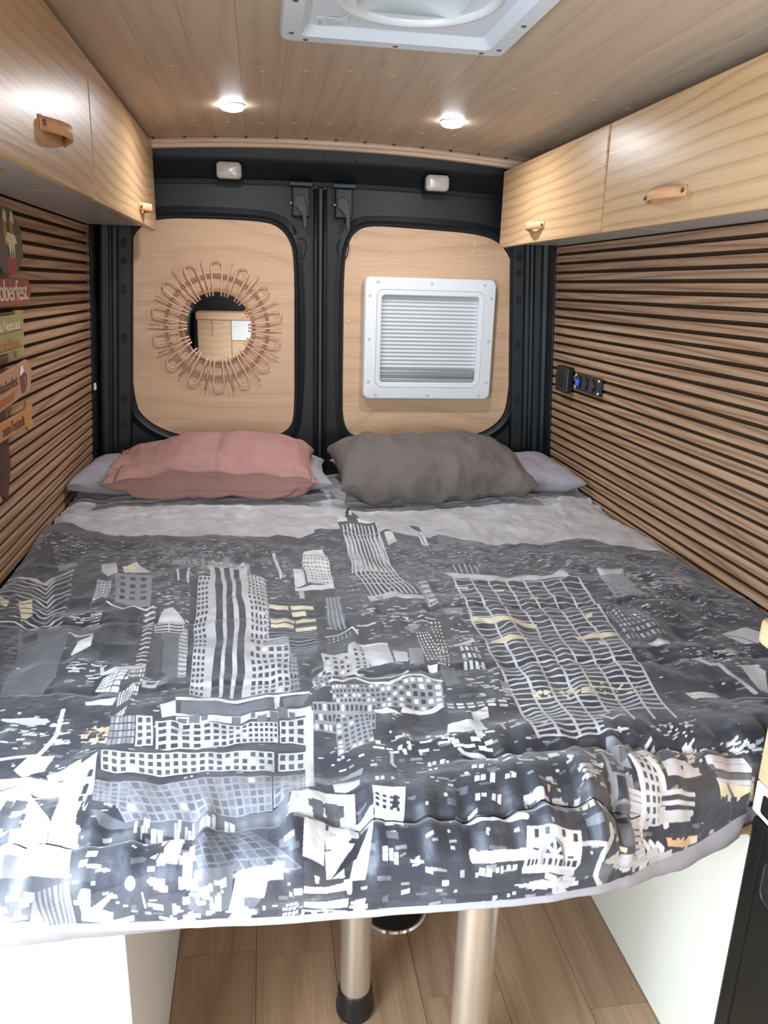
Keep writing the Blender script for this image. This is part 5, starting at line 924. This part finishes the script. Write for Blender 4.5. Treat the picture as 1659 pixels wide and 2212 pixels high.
# ------------------------------------------------------------------ pillows
def pillow(name, label, material, c, hx, hy, T, seed, group, tilt=0, yaw=0, base=None, boxy=2.4, na=90, nb=84, sag=0.0, flap=0, puff=.010, lean=0, full=3.2):
    a = np.linspace(-1, 1, na); t = np.linspace(0, 2 * np.pi, nb)
    Aa, Tt = np.meshgrid(a, t, indexing='ij')
    e = 2 / boxy; cy = np.sign(np.cos(Tt)) * np.abs(np.cos(Tt)) ** e; cz = np.sign(np.sin(Tt)) * np.abs(np.sin(Tt)) ** e
    sz = np.clip(1 - np.abs(Aa) ** full, 0, 1) ** .55 * .94 + .06; sy = .90 + .10 * np.abs(Aa) ** 3 - .06 * np.abs(Aa) ** 14
    x = Aa * hx * (1 - .035 * np.abs(cy) * 0 - .05 * (1 - np.abs(cy) ** 3) * np.abs(Aa) ** 8); y = cy * hy * sy; z = cz * T / 2 * sz
    u, v = (Aa + 1) / 2, Tt / (2 * np.pi)
    d = puff * lattice(5, 5, seed)(u, v) + puff * .42 * lattice(14, 12, seed + 1)(u, v)
    rg = 1 - np.abs(lattice(9, 9, seed + 2)(u + .1 * v, v)); d += puff * .5 * np.clip(rg, -1, 1) + puff * .16 * lattice(34, 30, seed + 5)(u, v) + puff * .35 * np.clip(1 - 2 * np.abs(lattice(6, 14, seed + 6)(u + .15 * v, v)), -.2, 1) + puff * .3 * np.abs(Aa) ** 6 * lattice(6, 40, seed + 3)(u, v)
    d[:, -1] = d[:, 0]
    if flap:                                             # folded edge of the case along the front
        q = (Tt - np.pi); lip = -.30; on = np.exp(-((q - lip * -1) / .05) ** 2); d -= .011 * on
        d -= .018 * np.clip((q + .16) / .10, 0, 1) * np.clip((1.05 - q) / .3, 0, 1)
        z = z * (1 - .42 * np.clip((-Aa - .42) / .58, 0, 1) * (cz > 0)) + .010 * np.exp(-((Aa + .22) / .22) ** 2) * (cz > 0)
        d -= .006 * np.exp(-((Aa - .03) / .014) ** 2) * ((Tt < np.pi * .97) & (Tt > .2))
        d -= .012 * np.exp(-((np.abs(Aa) - .80) / .05) ** 2) * np.exp(-((q - .55) / .35) ** 2)
    nn = np.sqrt(cy ** 2 + cz ** 2) + 1e-6
    y = y + d * cy / nn; z = z + d * cz / nn - sag * np.abs(Aa) ** 2
    y = y + lean * z
    P_ = np.stack([x, y, z], -1); ct, st = math.cos(tilt), math.sin(tilt)
    P_ = np.stack([P_[..., 0], P_[..., 1] * ct - P_[..., 2] * st, P_[..., 1] * st + P_[..., 2] * ct], -1)
    cw, sw = math.cos(yaw), math.sin(yaw)
    P_ = np.stack([P_[..., 0] * cw - P_[..., 1] * sw, P_[..., 0] * sw + P_[..., 1] * cw, P_[..., 2]], -1) + np.array(c)
    if base is not None: P_[..., 2] = np.maximum(P_[..., 2], base(P_[..., 0], P_[..., 1]))
    P_[..., 1] = np.minimum(P_[..., 1], 2.742)
    wl = CX - half(.8) + .006; wr = CX + half(.8) - .006; P_[..., 0] = np.clip(P_[..., 0], wl, wr)
    m = Mesh(); m.grid([[tuple(q) for q in R] for R in P_]); k = len(m.v)
    for e0 in (0, (na - 1) * nb): m.f += [(e0 + j, e0 + j + 1, e0 + nb - 2 - j, e0 + nb - 1 - j) for j in range(nb // 2 - 1)]
    o = m.build(name, material, base=(c[0], c[1], c[2] - T / 2), smooth=True)
    if flap:                                             # loose front edge of the pillowcase hanging over the lower side
        k0, k1 = int(nb * .30), int(nb * .485); N_ = np.stack([0 * cy, cy / nn, cz / nn], -1)
        off = .0095 * np.clip((np.arange(k0, k1) - k0) / (k1 - k0) * 1.6, 0, 1)[None, :, None] - .0012
        Q = P_[6:-3, k0:k1] + N_[6:-3, k0:k1] * off; Q[..., 2] += (.004 * np.sin(np.arange(len(Q)) * .35) * 1.0)[:, None] * (off[..., 0] > .005)
        Q[..., 2] = np.maximum(Q[..., 2], base(Q[..., 0], Q[..., 1]) + .002)
        Mesh().grid([[tuple(q) for q in R] for R in Q]).build('pillowcase_flap', material, o, smooth=True, solid=.0018)
    return tag(o, label, 'pillow', group)
def height_field(o, rise=.010, cell=.015, floor_=None):
    top = dict(floor_.top) if floor_ else {}; w = o.location
    for v in o.data.vertices:
        p = v.co + w; k = (int(math.floor(p.x / cell)), int(math.floor(p.y / cell)))
        for i in (-1, 0, 1):
            for j in (-1, 0, 1):
                q = (k[0] + i, k[1] + j); top[q] = max(top.get(q, 0), p.z)
    def ev(x, y): return np.vectorize(lambda a, b: max(.74, top.get((math.floor(a / cell), math.floor(b / cell)), 0) + rise))(x, y)
    ev.top = top; return ev
bed_top = height_field(duvet, .004)
GP = 'pillows lying at the head of the bed'
under_left = pillow('bed_pillow', 'flat pale grey pillow beneath the dusty pink pillow', M['palegrey'], (-.182, 2.555, .787), .408, .19, .092, 21, GP, base=bed_top, boxy=2.8, puff=.007, full=8)
under_right = pillow('bed_pillow', 'flat pale grey pillow beneath the dark grey pillow', M['palegrey'], (.660, 2.540, .785), .418, .20, .090, 31, GP, base=bed_top, boxy=2.8, puff=.007, full=8)
pillow('bed_pillow', 'plump dusty pink pillow in front of the mirror door', M['pink'], (-.150, 2.475, .822), .325, .185, .158, 41, GP, tilt=.10, yaw=-.03, base=height_field(under_left, floor_=bed_top), boxy=3.4, flap=1, puff=.008, lean=.25)
pillow('bed_pillow', 'plump dark grey pillow in front of the windowed door', M['charcoal'], (.552, 2.455, .823), .322, .195, .170, 57, GP, tilt=.12, yaw=.03, base=height_field(under_right, floor_=bed_top), boxy=2.6, puff=.011, lean=.3)

# ------------------------------------------------------------------ table legs under the foot of the bed and floor socket
def leg(x, y, r, label):
    t = thing('table_leg', label, 'table leg', (x, y, 0), 'silver table legs under the foot of the bed')
    Mesh().lathe([(r, .05), (r, BT - .001)], (x, y, 0), 'Z', 36).build('pole', M['champagne'], t, smooth='auto')
    Mesh().lathe([(r + .006, .001), (r + .008, .006), (r + .008, .020), (r + .006, .024), (r + .006, .038), (r + .004, .044), (r + .004, .056), (r + .001, .060)], (x, y, 0), 'Z', 36).build('foot_collar', M['black'], t, smooth='auto')
leg(.165, 1.185, .030, 'silver table leg with black foot collar, the farther left one')
leg(.352, 1.02, .034, 'silver table leg nearest the camera, on the right')
fs = thing('floor_socket', 'round chrome rimmed table socket set on the floor behind the legs', 'socket', (.285, 1.43, 0))
Mesh().lathe([(.078, .0005), (.078, .004), (.074, .008), (.070, .008), (.069, .006)], (.285, 1.43, 0), 'Z', 40).build('rim', M['chrome'], fs, smooth='auto')
Mesh().lathe([(.0685, .0005), (.0685, .006), (.030, .007), (.001, .005)], (.285, 1.43, 0), 'Z', 40).build('well', M['black'], fs, smooth='auto')

# ------------------------------------------------------------------ kitchen side at the right edge
kf = .744
fr = thing('refrigerator', 'black built-in refrigerator at the right edge, beside the cream bench', 'refrigerator', (kf + .15, .4, 0))
Mesh().box(kf + .02, 1.10, .30, .905, .002, .632).build('body', M['black'], fr, bevel=.004)
dr = Mesh().box(kf, kf + .019, .31, .903, .02, .630).build('door', M['gloss'], fr, bevel=.006)
Mesh().box(kf - .002, kf + .003, .868, .8705, .03, .622).build('door_seam', M['rubber'], dr)
hd = Mesh().prism([(.80 + a, .552 + b) for a, b in rounded(-.052, .052, -.032, .032, .014)], kf - .003, kf + .002, 'X').build('handle_recess', M['rubber'], dr, bevel=.001, seg=1)
Mesh().tube([(kf - .002, .80 + a, .552 + b) for a, b in rounded(-.054, .054, -.034, .034, .015)], .002, 6, closed=True).build('handle_rim', M['metalgrey'], dr, smooth=True)
kc = thing('kitchen_counter', 'pale wooden kitchen counter over the black refrigerator at the right edge', 'counter', (kf + .15, .3, .63))
Mesh().box(kf + .019, 1.085, -.4, .908, .634, .905).build('carcass', M['white'], kc, bevel=.001, seg=1)
fz = Mesh().box(kf + .001, kf + .019, -.4, .909, .634, .687).build('fascia', M['white'], kc, bevel=.002)
Mesh().prism([(.872 + a, .660 + b) for a, b in rounded(-.016, .016, -.016, .016, .005)], kf - .0005, kf + .002, 'X').build('keyhole', M['rubber'], fz)
df = Mesh().box(kf, kf + .018, .30, .908, .690, .902).build('drawer_front', M['beech'], kc, bevel=.003)
Mesh().box(kf, kf + .018, -.4, .297, .690, .902).build('drawer_front', M['beech'], kc, bevel=.003)
wt = [(1.07, -.4), (1.07, .950), (kf + .008, .950), (kf - .008, .947), (kf - .018, .940), (kf - .021, .928), (kf - .021, -.4)]
Mesh().prism(wt, .906, .944, 'Z').build('worktop', M['beech'], kc, bevel=.008, seg=3)
Mesh().box(kf + .02, 1.10, -.4, .295, .002, .633).build('base_cabinet', M['cream'], kc, bevel=.002, seg=1)

# ------------------------------------------------------------------ what the mirror shows behind the camera
wr = thing('low_wardrobe', 'pale wooden cabinet behind the camera, seen in the round mirror', 'cabinet', (-.30, -1.4, 0))
Mesh().box(-.535, .10, -1.60, -1.242, .002, 1.085).build('body', M['beech'], wr, bevel=.003)
Mesh().box(-.545, .11, -1.62, -1.205, 1.087, 1.150).build('top_board', M['beech'], wr, bevel=.005)
d = Mesh().box(-.534, -.247, -1.241, -1.222, .05, 1.083).build('door', M['beech'], wr, bevel=.002)
Mesh().tube([(-.410, -1.221, .955), (-.408, -1.206, .965), (-.410, -1.206, 1.06), (-.412, -1.221, 1.075)], .004, 8).build('handle', M['leather'], d, smooth=True)
Mesh().box(-.243, .098, -1.241, -1.222, .05, .912).build('door', M['beech'], wr, bevel=.002)
Mesh().box(-.243, .098, -1.241, -1.222, .916, 1.083).build('window_stand_in', M['white'], wr, bevel=.002)  # white panel standing in for a bright window reflected in the mirror
